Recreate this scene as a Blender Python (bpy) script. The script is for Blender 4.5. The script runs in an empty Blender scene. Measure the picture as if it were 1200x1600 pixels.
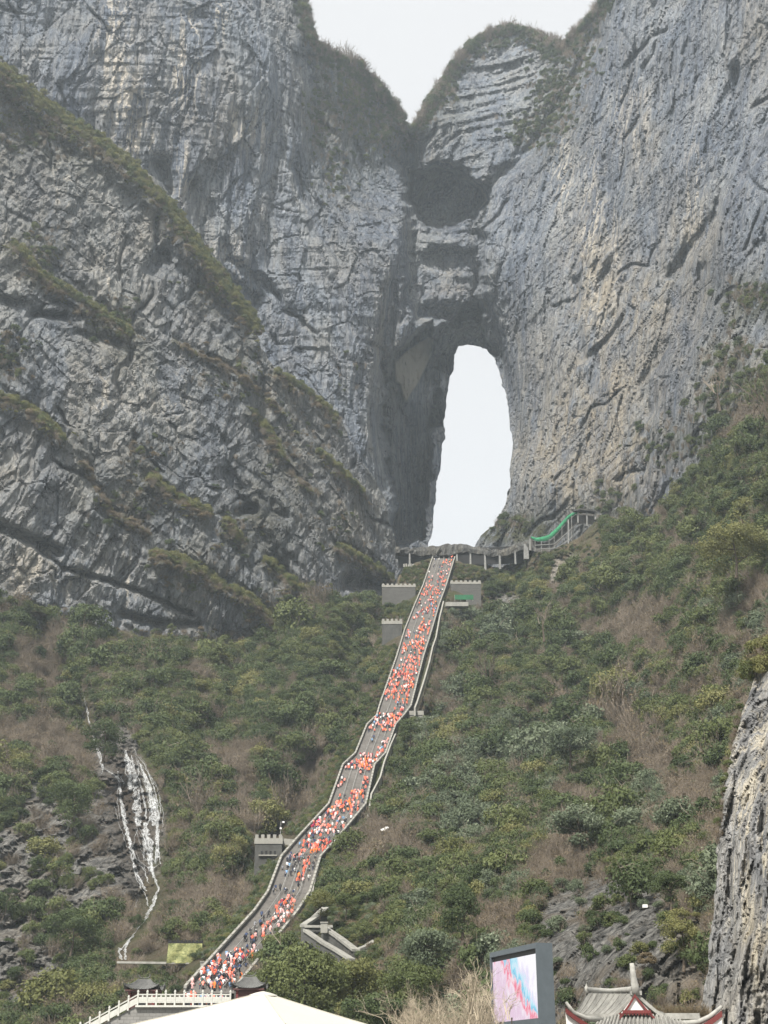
import bpy, bmesh, math, random
import numpy as np
from mathutils import Vector, Matrix
R = math.radians
random.seed(7)
rng = np.random.default_rng(11)
SC = bpy.context.scene
COL = SC.collection

# ------------------------------------------------------------------ camera, sky, sun, exposure
F = 2133.33                      # focal length in pixels of the 1200 x 1600 photograph (48 mm on a 36 mm tall frame)
PITCH = R(23.0)
EYE = np.array([0.0, 0.0, 1.7])
cam = bpy.data.cameras.new('camera'); cam_ob = bpy.data.objects.new('camera', cam); COL.objects.link(cam_ob)
cam.sensor_fit = 'VERTICAL'; cam.sensor_height = 36; cam.sensor_width = 27; cam.lens = 48
cam.clip_start = 0.3; cam.clip_end = 6000
cam_ob.location = EYE; cam_ob.rotation_euler = (R(90) + PITCH, 0, 0)
SC.camera = cam_ob

SUN_EL, SUN_AZ = 52.0, 207.0     # azimuth clockwise from the view direction: behind the camera, a little to the left
world = bpy.data.worlds.new('World'); SC.world = world; world.use_nodes = True
nt = world.node_tree; nt.nodes.clear()
wo = nt.nodes.new('ShaderNodeOutputWorld'); bg = nt.nodes.new('ShaderNodeBackground'); bg2 = nt.nodes.new('ShaderNodeBackground')
sky = nt.nodes.new('ShaderNodeTexSky'); sky.sky_type = 'NISHITA'; sky.sun_disc = False
sky.sun_elevation = R(SUN_EL); sky.sun_rotation = R(SUN_AZ); sky.dust_density = 4.0; sky.air_density = 1.0
nt.links.new(sky.outputs[0], bg.inputs[0]); bg.inputs[1].default_value = 0.1
bg2.inputs[0].default_value = (1.0, 0.99, 0.975, 1); bg2.inputs[1].default_value = 0.575    # thin white cloud over the whole sky
mx = nt.nodes.new('ShaderNodeMixShader'); mx.inputs[0].default_value = 0.86
nt.links.new(bg.outputs[0], mx.inputs[1]); nt.links.new(bg2.outputs[0], mx.inputs[2]); nt.links.new(mx.outputs[0], wo.inputs[0])

sun = bpy.data.lights.new('sun', 'SUN'); sun.energy = 5.0; sun.angle = R(2.5); sun.color = (1.0, 0.955, 0.89)
sun_ob = bpy.data.objects.new('sun', sun); COL.objects.link(sun_ob)
_e, _a = R(SUN_EL), R(SUN_AZ)
_d = Vector((math.sin(_a) * math.cos(_e), math.cos(_a) * math.cos(_e), math.sin(_e)))
sun_ob.rotation_euler = _d.to_track_quat('Z', 'Y').to_euler(); sun_ob.location = (-60, -60, 90)
SC.view_settings.view_transform = 'Standard'; SC.view_settings.look = 'None'
SC.view_settings.exposure = 0.75; SC.view_settings.gamma = 1.0
SC.cycles.max_bounces = 5; SC.cycles.diffuse_bounces = 3; SC.cycles.volume_bounces = 1; SC.cycles.transmission_bounces = 2
SC.cycles.use_denoising = True

# ------------------------------------------------------------------ helpers
def ray(px, py):
    px = np.asarray(px, float); py = np.asarray(py, float)
    x = (px - 600) / F; y = (800 - py) / F
    cp, sp = math.cos(PITCH), math.sin(PITCH)
    return np.stack([x, cp - y * sp, sp + y * cp], -1)
def at(px, py, Y):
    """world point seen at photo pixel (px, py), Y metres ahead of the camera on the ground plan"""
    d = ray(px, py)
    return EYE + d * (np.asarray(Y, float) / d[..., 1])[..., None]
def to_px(P):
    P = np.asarray(P, float) - EYE
    cp, sp = math.cos(PITCH), math.sin(PITCH)
    f = P[..., 1] * cp + P[..., 2] * sp; u = -P[..., 1] * sp + P[..., 2] * cp
    return 600 + F * P[..., 0] / f, 800 - F * u / f

def hash3(ix, iy, iz, s):
    h = (ix.astype(np.int64) * 374761393 + iy.astype(np.int64) * 668265263 + iz.astype(np.int64) * 1274126177 + s * 974634777) & 0xFFFFFFFF
    h = ((h ^ (h >> 13)) * 1274126177) & 0xFFFFFFFF
    h = ((h ^ (h >> 16)) * 2246822519) & 0xFFFFFFFF
    return ((h ^ (h >> 15)) & 0xFFFFFF).astype(np.float32) / np.float32(0xFFFFFF)
def vnoise(P, seed=0):
    i = np.floor(P); f = (P - i).astype(np.float32); i = i.astype(np.int64)
    f = f * f * f * (f * (f * 6 - 15) + 10)
    out = 0
    for dx in (0, 1):
        wx = f[..., 0] if dx else 1 - f[..., 0]
        for dy in (0, 1):
            wy = f[..., 1] if dy else 1 - f[..., 1]
            for dz in (0, 1):
                wz = f[..., 2] if dz else 1 - f[..., 2]
                out = out + wx * wy * wz * hash3(i[..., 0] + dx, i[..., 1] + dy, i[..., 2] + dz, seed)
    return out * 2 - 1
def fbm(P, octv=4, seed=0, gain=.5, ridged=False):
    a, s, t = 1.0, 0.0, 0
    for k in range(octv):
        n = vnoise(P * (2.03 ** k) + 17.3 * k, seed + k)
        if ridged: n = 1 - 2 * np.abs(n)
        t = t + a * n; s += a; a *= gain
    return t / s
def facets(P, seed=0, jump=1.0, tilt=1.0):
    """broken rock: every cell of a jittered lattice is a tilted plane; also the crack distance"""
    i = np.floor(P).astype(np.int64)
    b1 = np.full(P.shape[:-1], 9e9, np.float32); b2 = b1.copy(); d = np.zeros(P.shape[:-1], np.float32)
    for dx in (-1, 0, 1):
        for dy in (-1, 0, 1):
            for dz in (-1, 0, 1):
                cx, cy, cz = i[..., 0] + dx, i[..., 1] + dy, i[..., 2] + dz
                h1, h2, h3 = hash3(cx, cy, cz, seed), hash3(cx, cy, cz, seed + 1), hash3(cx, cy, cz, seed + 2)
                vx = (P[..., 0] - cx - h1).astype(np.float32); vy = (P[..., 1] - cy - h2).astype(np.float32); vz = (P[..., 2] - cz - h3).astype(np.float32)
                q = vx * vx + vy * vy + vz * vz
                val = (h3 * 7.31 % 1 - .5) * jump + ((h1 * 5.7 % 1 - .5) * vx + (h2 * 9.1 % 1 - .5) * vy + (h1 * 3.3 % 1 - .5) * vz) * 2 * tilt
                near = q < b1
                b2 = np.where(near, b1, np.minimum(b2, q)); d = np.where(near, val, d); b1 = np.where(near, q, b1)
    return d, np.sqrt(b2) - np.sqrt(b1)

def tps(pts):
    """thin-plate spline of log-depth through (px, py, Y) control points"""
    pts = np.array(pts, float); X = pts[:, :2] / 400; n = len(X)
    def K(r2): return np.where(r2 > 1e-9, r2 * np.log(np.maximum(r2, 1e-9)), 0)
    A = np.zeros((n + 3, n + 3)); A[:n, :n] = K(((X[:, None] - X[None]) ** 2).sum(-1)) + np.eye(n) * 0.004
    A[:n, n] = 1; A[:n, n + 1:] = X; A[n, :n] = 1; A[n + 1:, :n] = X.T
    w = np.linalg.solve(A, np.concatenate([np.log(pts[:, 2]), np.zeros(3)]))
    def f(px, py):
        sh = np.shape(px); Q = np.stack([np.ravel(px), np.ravel(py)], -1) / 400; out = np.full(len(Q), w[n])
        out = out + Q @ w[n + 1:]
        for k in range(n): out += w[k] * K(((Q - X[k]) ** 2).sum(-1))
        return np.exp(out).reshape(sh)
    return f
def seg_dist(px, py, poly, closed=False):
    """distance to a polyline, and the position along it (0..1)"""
    px = np.asarray(px, float); py = np.asarray(py, float); poly = np.array(poly, float)
    if closed: poly = np.vstack([poly, poly[:1]])
    L = np.concatenate([[0], np.cumsum(np.hypot(*(np.diff(poly, axis=0)).T))])
    best = np.full(px.shape, 1e18); pos = np.zeros(px.shape)
    for k in range(len(poly) - 1):
        a, b = poly[k], poly[k + 1]; ab = b - a; l2 = max((ab ** 2).sum(), 1e-9)
        t = np.clip(((px - a[0]) * ab[0] + (py - a[1]) * ab[1]) / l2, 0, 1)
        q = (px - a[0] - t * ab[0]) ** 2 + (py - a[1] - t * ab[1]) ** 2
        m = q < best; best = np.where(m, q, best); pos = np.where(m, (L[k] + t * (L[k + 1] - L[k])) / L[-1], pos)
    return np.sqrt(best), pos
def inside(px, py, poly):
    px = np.asarray(px, float); py = np.asarray(py, float); c = np.zeros(px.shape, bool); n = len(poly)
    for k in range(n):
        (x1, y1), (x2, y2) = poly[k], poly[(k + 1) % n]
        if y1 == y2: continue
        c ^= ((y1 > py) != (y2 > py)) & (px < (x2 - x1) * (py - y1) / (y2 - y1) + x1)
    return c
def sdf(px, py, poly):
    d = seg_dist(px, py, poly, True)[0]
    return np.where(inside(px, py, poly), -d, d)
def sstep(a, b, x):
    t = np.clip((x - a) / (b - a), 0, 1); return t * t * (3 - 2 * t)

def tag(o, label=None, cat=None, group=None, kind=None):
    if label: o['label'] = label
    if cat: o['category'] = cat
    if group: o['group'] = group
    if kind: o['kind'] = kind
    return o
def empty(name, loc, label=None, cat=None, group=None, rz=0):
    o = bpy.data.objects.new(name, None); COL.objects.link(o); o.location = [float(v) for v in loc]; o.rotation_euler = (0, 0, rz)
    o.empty_display_size = .2
    return tag(o, label, cat, group)
def link(name, me, parent=None, loc=None, rz=None):
    o = bpy.data.objects.new(name, me); COL.objects.link(o)
    if parent: o.parent = parent
    if loc is not None: o.location = [float(v) for v in loc]
    if rz is not None: o.rotation_euler = (0, 0, rz)
    return o
def np_mesh(name, V, Fc, mats, midx=None, smooth=False, attrs=None):
    me = bpy.data.meshes.new(name); V = np.asarray(V, np.float32); Fc = np.asarray(Fc, np.int32); k = Fc.shape[1]
    me.vertices.add(len(V)); me.vertices.foreach_set('co', V.ravel())
    me.loops.add(Fc.size); me.loops.foreach_set('vertex_index', Fc.ravel())
    me.polygons.add(len(Fc)); me.polygons.foreach_set('loop_start', np.arange(0, Fc.size, k, dtype=np.int32))
    me.polygons.foreach_set('loop_total', np.full(len(Fc), k, np.int32))
    for m in (mats if isinstance(mats, (list, tuple)) else [mats]): me.materials.append(m)
    if midx is not None: me.polygons.foreach_set('material_index', np.asarray(midx, np.int32))
    me.polygons.foreach_set('use_smooth', np.full(len(Fc), smooth))
    for n_, (dom, typ, val) in (attrs or {}).items():
        a = me.attributes.new(n_, typ, dom); a.data.foreach_set('value' if typ == 'FLOAT' else ('vector' if typ == 'FLOAT_VECTOR' else 'value'), np.ravel(val))
    me.update(calc_edges=True); me.validate()
    return me

class MB:
    """collects boxes, bars, tubes and polygons of one part"""
    def __init__(s): s.v = []; s.f = []
    def poly(s, pts, faces):
        n = len(s.v); s.v += [tuple(float(c) for c in p) for p in pts]; s.f += [tuple(n + i for i in q) for q in faces]; return s
    def hexa(s, b, t):
        """four bottom and four top corners, both counter-clockwise from above"""
        return s.poly(list(b) + list(t), [(3, 2, 1, 0), (4, 5, 6, 7), (0, 1, 5, 4), (1, 2, 6, 5), (2, 3, 7, 6), (3, 0, 4, 7)])
    def box(s, x0, x1, y0, y1, z0, z1):
        return s.hexa([(x0, y0, z0), (x1, y0, z0), (x1, y1, z0), (x0, y1, z0)], [(x0, y0, z1), (x1, y0, z1), (x1, y1, z1), (x0, y1, z1)])
    def bar(s, a, b, w, h=None, up=(0, 0, 1)):
        a, b = Vector(a), Vector(b); h = h or w; d = (b - a).normalized(); r = d.cross(Vector(up))
        if r.length < 1e-4: r = d.cross(Vector((0, 1, 0)))
        r.normalize(); u = r.cross(d).normalized(); r = r * w / 2; u = u * h / 2
        return s.hexa([a - r - u, a + r - u, b + r - u, b - r - u], [a - r + u, a + r + u, b + r + u, b - r + u])
    def tube(s, pts, rad, n=8, cap=True):
        pts = [Vector(p) for p in pts]; rad = rad if isinstance(rad, (list, tuple)) else [rad] * len(pts); base = len(s.v)
        for i, p in enumerate(pts):
            d = (pts[min(i + 1, len(pts) - 1)] - pts[max(i - 1, 0)]).normalized()
            r = d.cross(Vector((0, 0, 1)))
            if r.length < 1e-3: r = Vector((1, 0, 0))
            r.normalize(); u = r.cross(d)
            for k in range(n):
                a = 2 * math.pi * k / n; s.v.append(tuple(p + (r * math.cos(a) + u * math.sin(a)) * rad[i]))
        for i in range(len(pts) - 1):
            for k in range(n):
                k2 = (k + 1) % n; s.f.append((base + i * n + k, base + i * n + k2, base + (i + 1) * n + k2, base + (i + 1) * n + k))
        if cap:
            s.f.append(tuple(base + k for k in range(n))[::-1]); s.f.append(tuple(base + (len(pts) - 1) * n + k for k in range(n)))
        return s
    def grid(s, rows, closed=False):
        """rows of points of equal length, skinned"""
        n = len(s.v); w = len(rows[0])
        for r in rows: s.v += [tuple(float(c) for c in p) for p in r]
        for i in range(len(rows) - 1):
            for k in range(w if closed else w - 1):
                k2 = (k + 1) % w; s.f.append((n + i * w + k, n + i * w + k2, n + (i + 1) * w + k2, n + (i + 1) * w + k))
        return s
    def mesh(s, name, mat, smooth=False, fix=True):
        me = bpy.data.meshes.new(name); me.from_pydata(s.v, [], s.f)
        for m in (mat if isinstance(mat, (list, tuple)) else [mat]): me.materials.append(m)
        if fix:
            bm = bmesh.new(); bm.from_mesh(me); bmesh.ops.recalc_face_normals(bm, faces=bm.faces); bm.to_mesh(me); bm.free()
        if smooth: me.polygons.foreach_set('use_smooth', [True] * len(me.polygons))
        me.update(); return me
    def build(s, name, mat, parent=None, smooth=False, **kw): return link(name, s.mesh(name, mat, smooth), parent, **kw)

# ------------------------------------------------------------------ materials
def mat_new(name):
    m = bpy.data.materials.new(name); m.use_nodes = True; n = m.node_tree; n.nodes.clear()
    o = n.nodes.new('ShaderNodeOutputMaterial'); b = n.nodes.new('ShaderNodeBsdfPrincipled'); n.links.new(b.outputs[0], o.inputs[0])
    return m, n, b
def nd(n, t, **kw):
    x = n.nodes.new(t)
    for k, v in kw.items():
        if k.startswith('i_'): x.inputs[int(k[2:])].default_value = v
        else: setattr(x, k, v)
    return x
def noise_tex(n, vec, scale=(1, 1, 1), detail=6, rough=.6, dist=0, rot=(0, 0, 0)):
    mp = nd(n, 'ShaderNodeMapping'); mp.inputs['Scale'].default_value = scale; mp.inputs['Rotation'].default_value = rot
    n.links.new(vec, mp.inputs[0]); t = nd(n, 'ShaderNodeTexNoise'); t.inputs['Scale'].default_value = 1
    t.inputs['Detail'].default_value = detail; t.inputs['Roughness'].default_value = rough; t.inputs['Distortion'].default_value = dist
    n.links.new(mp.outputs[0], t.inputs['Vector']); return t.outputs['Fac']
def ramp(n, fac, stops, interp='LINEAR'):
    r = nd(n, 'ShaderNodeValToRGB'); r.color_ramp.interpolation = interp; e = r.color_ramp.elements
    for k, (p, c) in enumerate(stops):
        c = (c, c, c, 1) if isinstance(c, (int, float)) else (*c, 1)
        if k < 2: e[k].position = p; e[k].color = c
        else: x = e.new(p); x.color = c
    n.links.new(fac, r.inputs[0]); return r.outputs[0]
def mixc(n, fac, a, b, mode='MIX'):
    m = nd(n, 'ShaderNodeMix', data_type='RGBA', blend_type=mode)
    for s, v in ((0, fac), (6, a), (7, b)):
        if isinstance(v, bpy.types.NodeSocket): n.links.new(v, m.inputs[s])
        else: m.inputs[s].default_value = v if s == 0 else (*v, 1) if len(v) == 3 else v
    return m.outputs[2]
def mathn(n, op, a, b=0.0):
    m = nd(n, 'ShaderNodeMath', operation=op)
    for s, v in ((0, a), (1, b)):
        if isinstance(v, bpy.types.NodeSocket): n.links.new(v, m.inputs[s])
        else: m.inputs[s].default_value = v
    return m.outputs[0]
def bump(n, b, h, strength=.5, dist=1.0):
    x = nd(n, 'ShaderNodeBump'); x.inputs['Strength'].default_value = strength; x.inputs['Distance'].default_value = dist
    n.links.new(h, x.inputs['Height']); n.links.new(x.outputs[0], b.inputs['Normal'])
def attr(n, name): return nd(n, 'ShaderNodeAttribute', attribute_name=name).outputs['Fac']
def pos(n): return nd(n, 'ShaderNodeNewGeometry').outputs['Position']

def plain(name, col, rough=.7, var=.12, scale=3.0, metal=0.0, bmp=.15):
    m, n, b = mat_new(name); tc = nd(n, 'ShaderNodeTexCoord').outputs['Object']
    f = noise_tex(n, tc, (scale,) * 3, 5, .6); f2 = noise_tex(n, tc, (scale * .2, scale * .2, scale * .1), 4, .6)
    f = mathn(n, 'ADD', mathn(n, 'MULTIPLY', f, .5), mathn(n, 'MULTIPLY', f2, .5))
    lo = tuple(c * (1 - 2.2 * var) for c in col); hi = tuple(min(1, c * (1 + 2.2 * var)) for c in col)
    c = ramp(n, f, [(.3, lo), (.7, hi)])
    n.links.new(c, b.inputs['Base Color']); b.inputs['Roughness'].default_value = rough; b.inputs['Metallic'].default_value = metal
    b.inputs['Specular IOR Level'].default_value = .3
    if bmp: bump(n, b, f, bmp, .03)
    return m

def rock_mat(name, base, light, dark, tan, streak_len=.012, fine=1.0, cov=None, warm_base=None):
    """limestone: mottled grey, vertical water streaks in tan, white and black, joints and pits"""
    m, n, b = mat_new(name); p = pos(n)
    big = noise_tex(n, p, (.018, .018, .012), 4, .55)
    med = noise_tex(n, p, (.14 * fine, .14 * fine, .04 * fine), 8, .72, .5)
    col = mixc(n, ramp(n, med, [(.36, 0), (.64, 1)]), base, light)
    col = mixc(n, ramp(n, big, [(.42, 0), (.60, .75)]), col, dark)
    if warm_base: col = mixc(n, ramp(n, noise_tex(n, p, (.03 * fine, .03 * fine, .02 * fine), 5, .6, .8), [(.48, 0), (.66, .5)]), col, warm_base)
    # broad tonal change: cool damp sheets and pale dry ones, drawn out down the face
    mac = noise_tex(n, p, (.035 * fine, .035 * fine, .010 * fine), 5, .58, .7)
    col = mixc(n, 1.0, col, ramp(n, mac, [(.34, (.62, .66, .74)), (.47, (.92, .95, 1.0)), (.60, (1.20, 1.16, 1.08))]), 'MULTIPLY')
    # streaks
    st = noise_tex(n, p, (.30 * fine, .30 * fine, streak_len * fine), 5, .62, .35)
    gate = mathn(n, 'MULTIPLY', ramp(n, st, [(.49, 0), (.57, 1)]), mathn(n, 'ADD', mathn(n, 'MULTIPLY', attr(n, 'pale'), 1.3), .14))
    col = mixc(n, gate, col, tan)
    tn = mathn(n, 'MULTIPLY', attr(n, 'tan'), ramp(n, noise_tex(n, p, (.09 * fine, .09 * fine, .04 * fine), 6, .65, 1.0), [(.36, 0), (.6, .85)]))
    col = mixc(n, tn, col, (tan[0] * .62, tan[1] * .58, tan[2] * .50))
    blk = noise_tex(n, p, (.22 * fine, .22 * fine, .016 * fine), 5, .65, .3)
    col = mixc(n, ramp(n, blk, [(.56, 0), (.68, .62)]), col, tuple(c * .42 for c in dark))
    vs = noise_tex(n, p, (.62 * fine, .62 * fine, .035 * fine), 6, .7, .25)
    col = mixc(n, ramp(n, vs, [(.34, .55), (.46, 0)]), col, tuple(c * .55 for c in dark)); col = mixc(n, ramp(n, vs, [(.55, 0), (.66, .5)]), col, tuple(min(.7, c * 1.3) for c in light))
    v2 = nd(n, 'ShaderNodeTexVoronoi', feature='DISTANCE_TO_EDGE'); mp2 = nd(n, 'ShaderNodeMapping'); mp2.inputs['Scale'].default_value = (.075 * fine, .075 * fine, .03 * fine); mp2.inputs['Rotation'].default_value = (0, .45, 0)
    nz2 = nd(n, 'ShaderNodeTexNoise'); nz2.inputs['Scale'].default_value = .08 * fine; nz2.inputs['Detail'].default_value = 6; n.links.new(p, nz2.inputs['Vector']); va2 = nd(n, 'ShaderNodeVectorMath', operation='MULTIPLY_ADD')
    n.links.new(nz2.outputs['Color'], va2.inputs[0]); va2.inputs[1].default_value = (22 / fine,) * 3; n.links.new(p, va2.inputs[2]); n.links.new(va2.outputs[0], mp2.inputs[0]); n.links.new(mp2.outputs[0], v2.inputs['Vector']); v2.inputs['Scale'].default_value = 1
    lcr = ramp(n, v2.outputs['Distance'], [(0, 0), (.030, 1)])
    col = mixc(n, 1.0, col, mixc(n, lcr, (.5, .5, .52), (1, 1, 1)), 'MULTIPLY')
    scar = mathn(n, 'MULTIPLY', attr(n, 'scar'), ramp(n, noise_tex(n, p, (.2, .2, .07), 5, .6), [(.3, .75), (.55, 1)]))
    # joints
    v = nd(n, 'ShaderNodeTexVoronoi', feature='DISTANCE_TO_EDGE'); mp = nd(n, 'ShaderNodeMapping'); mp.inputs['Scale'].default_value = (.26 * fine, .26 * fine, .15 * fine); mp.inputs['Rotation'].default_value = (.2, .35, .1)
    vadd = nd(n, 'ShaderNodeVectorMath', operation='MULTIPLY_ADD'); nz = nd(n, 'ShaderNodeTexNoise'); nz.inputs['Scale'].default_value = .18 * fine; nz.inputs['Detail'].default_value = 5
    n.links.new(p, nz.inputs['Vector']); n.links.new(nz.outputs['Color'], vadd.inputs[0]); vadd.inputs[1].default_value = (9 / fine,) * 3; n.links.new(p, vadd.inputs[2])
    n.links.new(vadd.outputs[0], mp.inputs[0]); n.links.new(mp.outputs[0], v.inputs['Vector']); v.inputs['Scale'].default_value = 1
    crack = ramp(n, v.outputs['Distance'], [(.0, 0), (.09, 1)])
    col = mixc(n, 1.0, col, mixc(n, crack, (.78, .78, .79), (1, 1, 1)), 'MULTIPLY')
    sp = noise_tex(n, p, (.50 * fine, .50 * fine, .13 * fine), 7, .74, .6)
    col = mixc(n, ramp(n, sp, [(.36, .38), (.47, 0)]), col, tuple(c * .5 for c in dark)); col = mixc(n, ramp(n, sp, [(.55, 0), (.66, .4)]), col, (light[0] * 1.35, light[1] * 1.33, light[2] * 1.3))
    col = mixc(n, scar, col, (.58, .54, .45))
    # lichen, moss and thin scrub
    if cov:
        mo = mathn(n, 'MULTIPLY', attr(n, 'veg'), ramp(n, noise_tex(n, p, (.16, .16, .16), 8, .75), [(.38, 0), (.52, 1)]))
        col = mixc(n, mo, col, mixc(n, noise_tex(n, p, (.4, .4, .4), 5, .7), cov[0], cov[1]))
    n.links.new(col, b.inputs['Base Color']); b.inputs['Roughness'].default_value = .88; b.inputs['Specular IOR Level'].default_value = .2
    h = mathn(n, 'ADD', mathn(n, 'MULTIPLY', noise_tex(n, p, (.6 * fine, .6 * fine, .15 * fine), 8, .74, .3), 1.3), mathn(n, 'ADD', mathn(n, 'MULTIPLY', crack, .12), mathn(n, 'ADD', mathn(n, 'MULTIPLY', lcr, .5), mathn(n, 'MULTIPLY', vs, 1.0))))
    bump(n, b, h, 1.0, 3.0 / fine)
    return m
M_cliff = rock_mat('cliff_limestone', (.180, .207, .245), (.315, .342, .375), (.12, .142, .178), (.74, .68, .58), cov=((.055, .07, .03), (.11, .10, .06)), warm_base=(.30, .285, .26))
M_massif = rock_mat('massif_limestone', (.195, .214, .234), (.365, .378, .385), (.128, .143, .160), (.68, .63, .54), cov=((.06, .075, .03), (.12, .095, .065)), warm_base=(.32, .295, .26))
M_near = rock_mat('near_limestone', (.38, .37, .345), (.64, .615, .565), (.22, .213, .20), (.84, .77, .62), streak_len=.02, fine=2.4, cov=((.06, .075, .03), (.13, .095, .05)))

m, n, b = mat_new('hillside_soil_and_rock'); p = pos(n); M_slope = m
soil = mixc(n, ramp(n, noise_tex(n, p, (.12, .12, .12), 8, .72), [(.35, 0), (.65, 1)]), (.055, .050, .032), (.125, .10, .068))
soil = mixc(n, ramp(n, noise_tex(n, p, (.05, .05, .05), 5, .7), [(.45, 0), (.6, .8)]), soil, (.055, .068, .026))
rk = mixc(n, ramp(n, noise_tex(n, p, (.5, .5, .16), 9, .72, 1.0), [(.38, 0), (.62, 1)]), (.060, .060, .058), (.27, .262, .24))
rk = mixc(n, ramp(n, noise_tex(n, p, (.10, .10, .10), 6, .65), [(.5, 0), (.66, .8)]), rk, (.12, .095, .065))
stn = mathn(n, 'MULTIPLY', attr(n, 'tan'), ramp(n, noise_tex(n, p, (.5, .5, .1), 6, .6), [(.35, 0), (.6, 1)]))
rk = mixc(n, stn, rk, (.36, .31, .24)); rk = mixc(n, mathn(n, 'MULTIPLY', attr(n, 'wet'), .85), rk, mixc(n, noise_tex(n, p, (.4, .4, .5), 6, .7), (.022, .020, .018), (.105, .078, .055)))
v = nd(n, 'ShaderNodeTexVoronoi', feature='DISTANCE_TO_EDGE'); mp = nd(n, 'ShaderNodeMapping'); mp.inputs['Scale'].default_value = (.45, .45, .30); mp.inputs['Rotation'].default_value = (.3, .4, .1)
n.links.new(p, mp.inputs[0]); n.links.new(mp.outputs[0], v.inputs['Vector']); v.inputs['Scale'].default_value = 1
crk = ramp(n, v.outputs['Distance'], [(0, 0), (.09, 1)])
rk = mixc(n, 1.0, rk, mixc(n, crk, (.5, .5, .5), (1, 1, 1)), 'MULTIPLY')
bz = mathn(n, 'ADD', attr(n, 'bare'), mathn(n, 'MULTIPLY', mathn(n, 'SUBTRACT', noise_tex(n, p, (.2, .2, .2), 7, .7), .5), 1.2))
col = mixc(n, ramp(n, bz, [(.42, 0), (.58, 1)]), soil, rk)
n.links.new(col, b.inputs['Base Color']); b.inputs['Roughness'].default_value = .9; b.inputs['Specular IOR Level'].default_value = .15
bump(n, b, noise_tex(n, p, (.9, .9, .35), 8, .72, .6), 1.0, 1.6)

def leaf_mat(name, a, c, trans=.25, tipc=None):
    m, n, b = mat_new(name); o = nd(n, 'ShaderNodeObjectInfo').outputs['Random']; t = attr(n, 'tint')
    f = mathn(n, 'ADD', mathn(n, 'MULTIPLY', o, .55), mathn(n, 'MULTIPLY', t, .45))
    col = mixc(n, ramp(n, f, [(.1, 0), (.9, 1)]), a, c)
    if tipc: col = mixc(n, ramp(n, t, [(.72, 0), (.9, .8)]), col, tipc)
    n.links.new(col, b.inputs['Base Color']); b.inputs['Roughness'].default_value = .65; b.inputs['Specular IOR Level'].default_value = .25
    tr = nd(n, 'ShaderNodeBsdfTranslucent'); n.links.new(col, tr.inputs[0]); ms = nd(n, 'ShaderNodeMixShader'); ms.inputs[0].default_value = trans
    out = [x for x in n.nodes if x.type == 'OUTPUT_MATERIAL'][0]
    n.links.new(b.outputs[0], ms.inputs[1]); n.links.new(tr.outputs[0], ms.inputs[2]); n.links.new(ms.outputs[0], out.inputs[0])
    return m
L_dark = leaf_mat('leaf_dark_evergreen', (.044, .066, .026), (.092, .120, .046))
L_mid = leaf_mat('leaf_mid_green', (.072, .096, .032), (.138, .158, .058))
L_yel = leaf_mat('leaf_yellow_green', (.115, .125, .040), (.21, .205, .08))
L_pale = leaf_mat('leaf_grey_green', (.075, .10, .058), (.15, .18, .11), tipc=(.27, .30, .21))
L_dry = leaf_mat('leaf_dry_brown', (.11, .088, .052), (.21, .165, .10))
T_grey = leaf_mat('twig_grey_brown', (.12, .098, .075), (.235, .195, .15), trans=0)
T_pale = leaf_mat('twig_pale', (.26, .22, .16), (.42, .36, .27), trans=0)
M_bark = plain('bark_dark', (.085, .068, .05), .9, .25, 4)
M_bark_pale = plain('bark_pale', (.33, .28, .21), .9, .2, 4)

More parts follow.
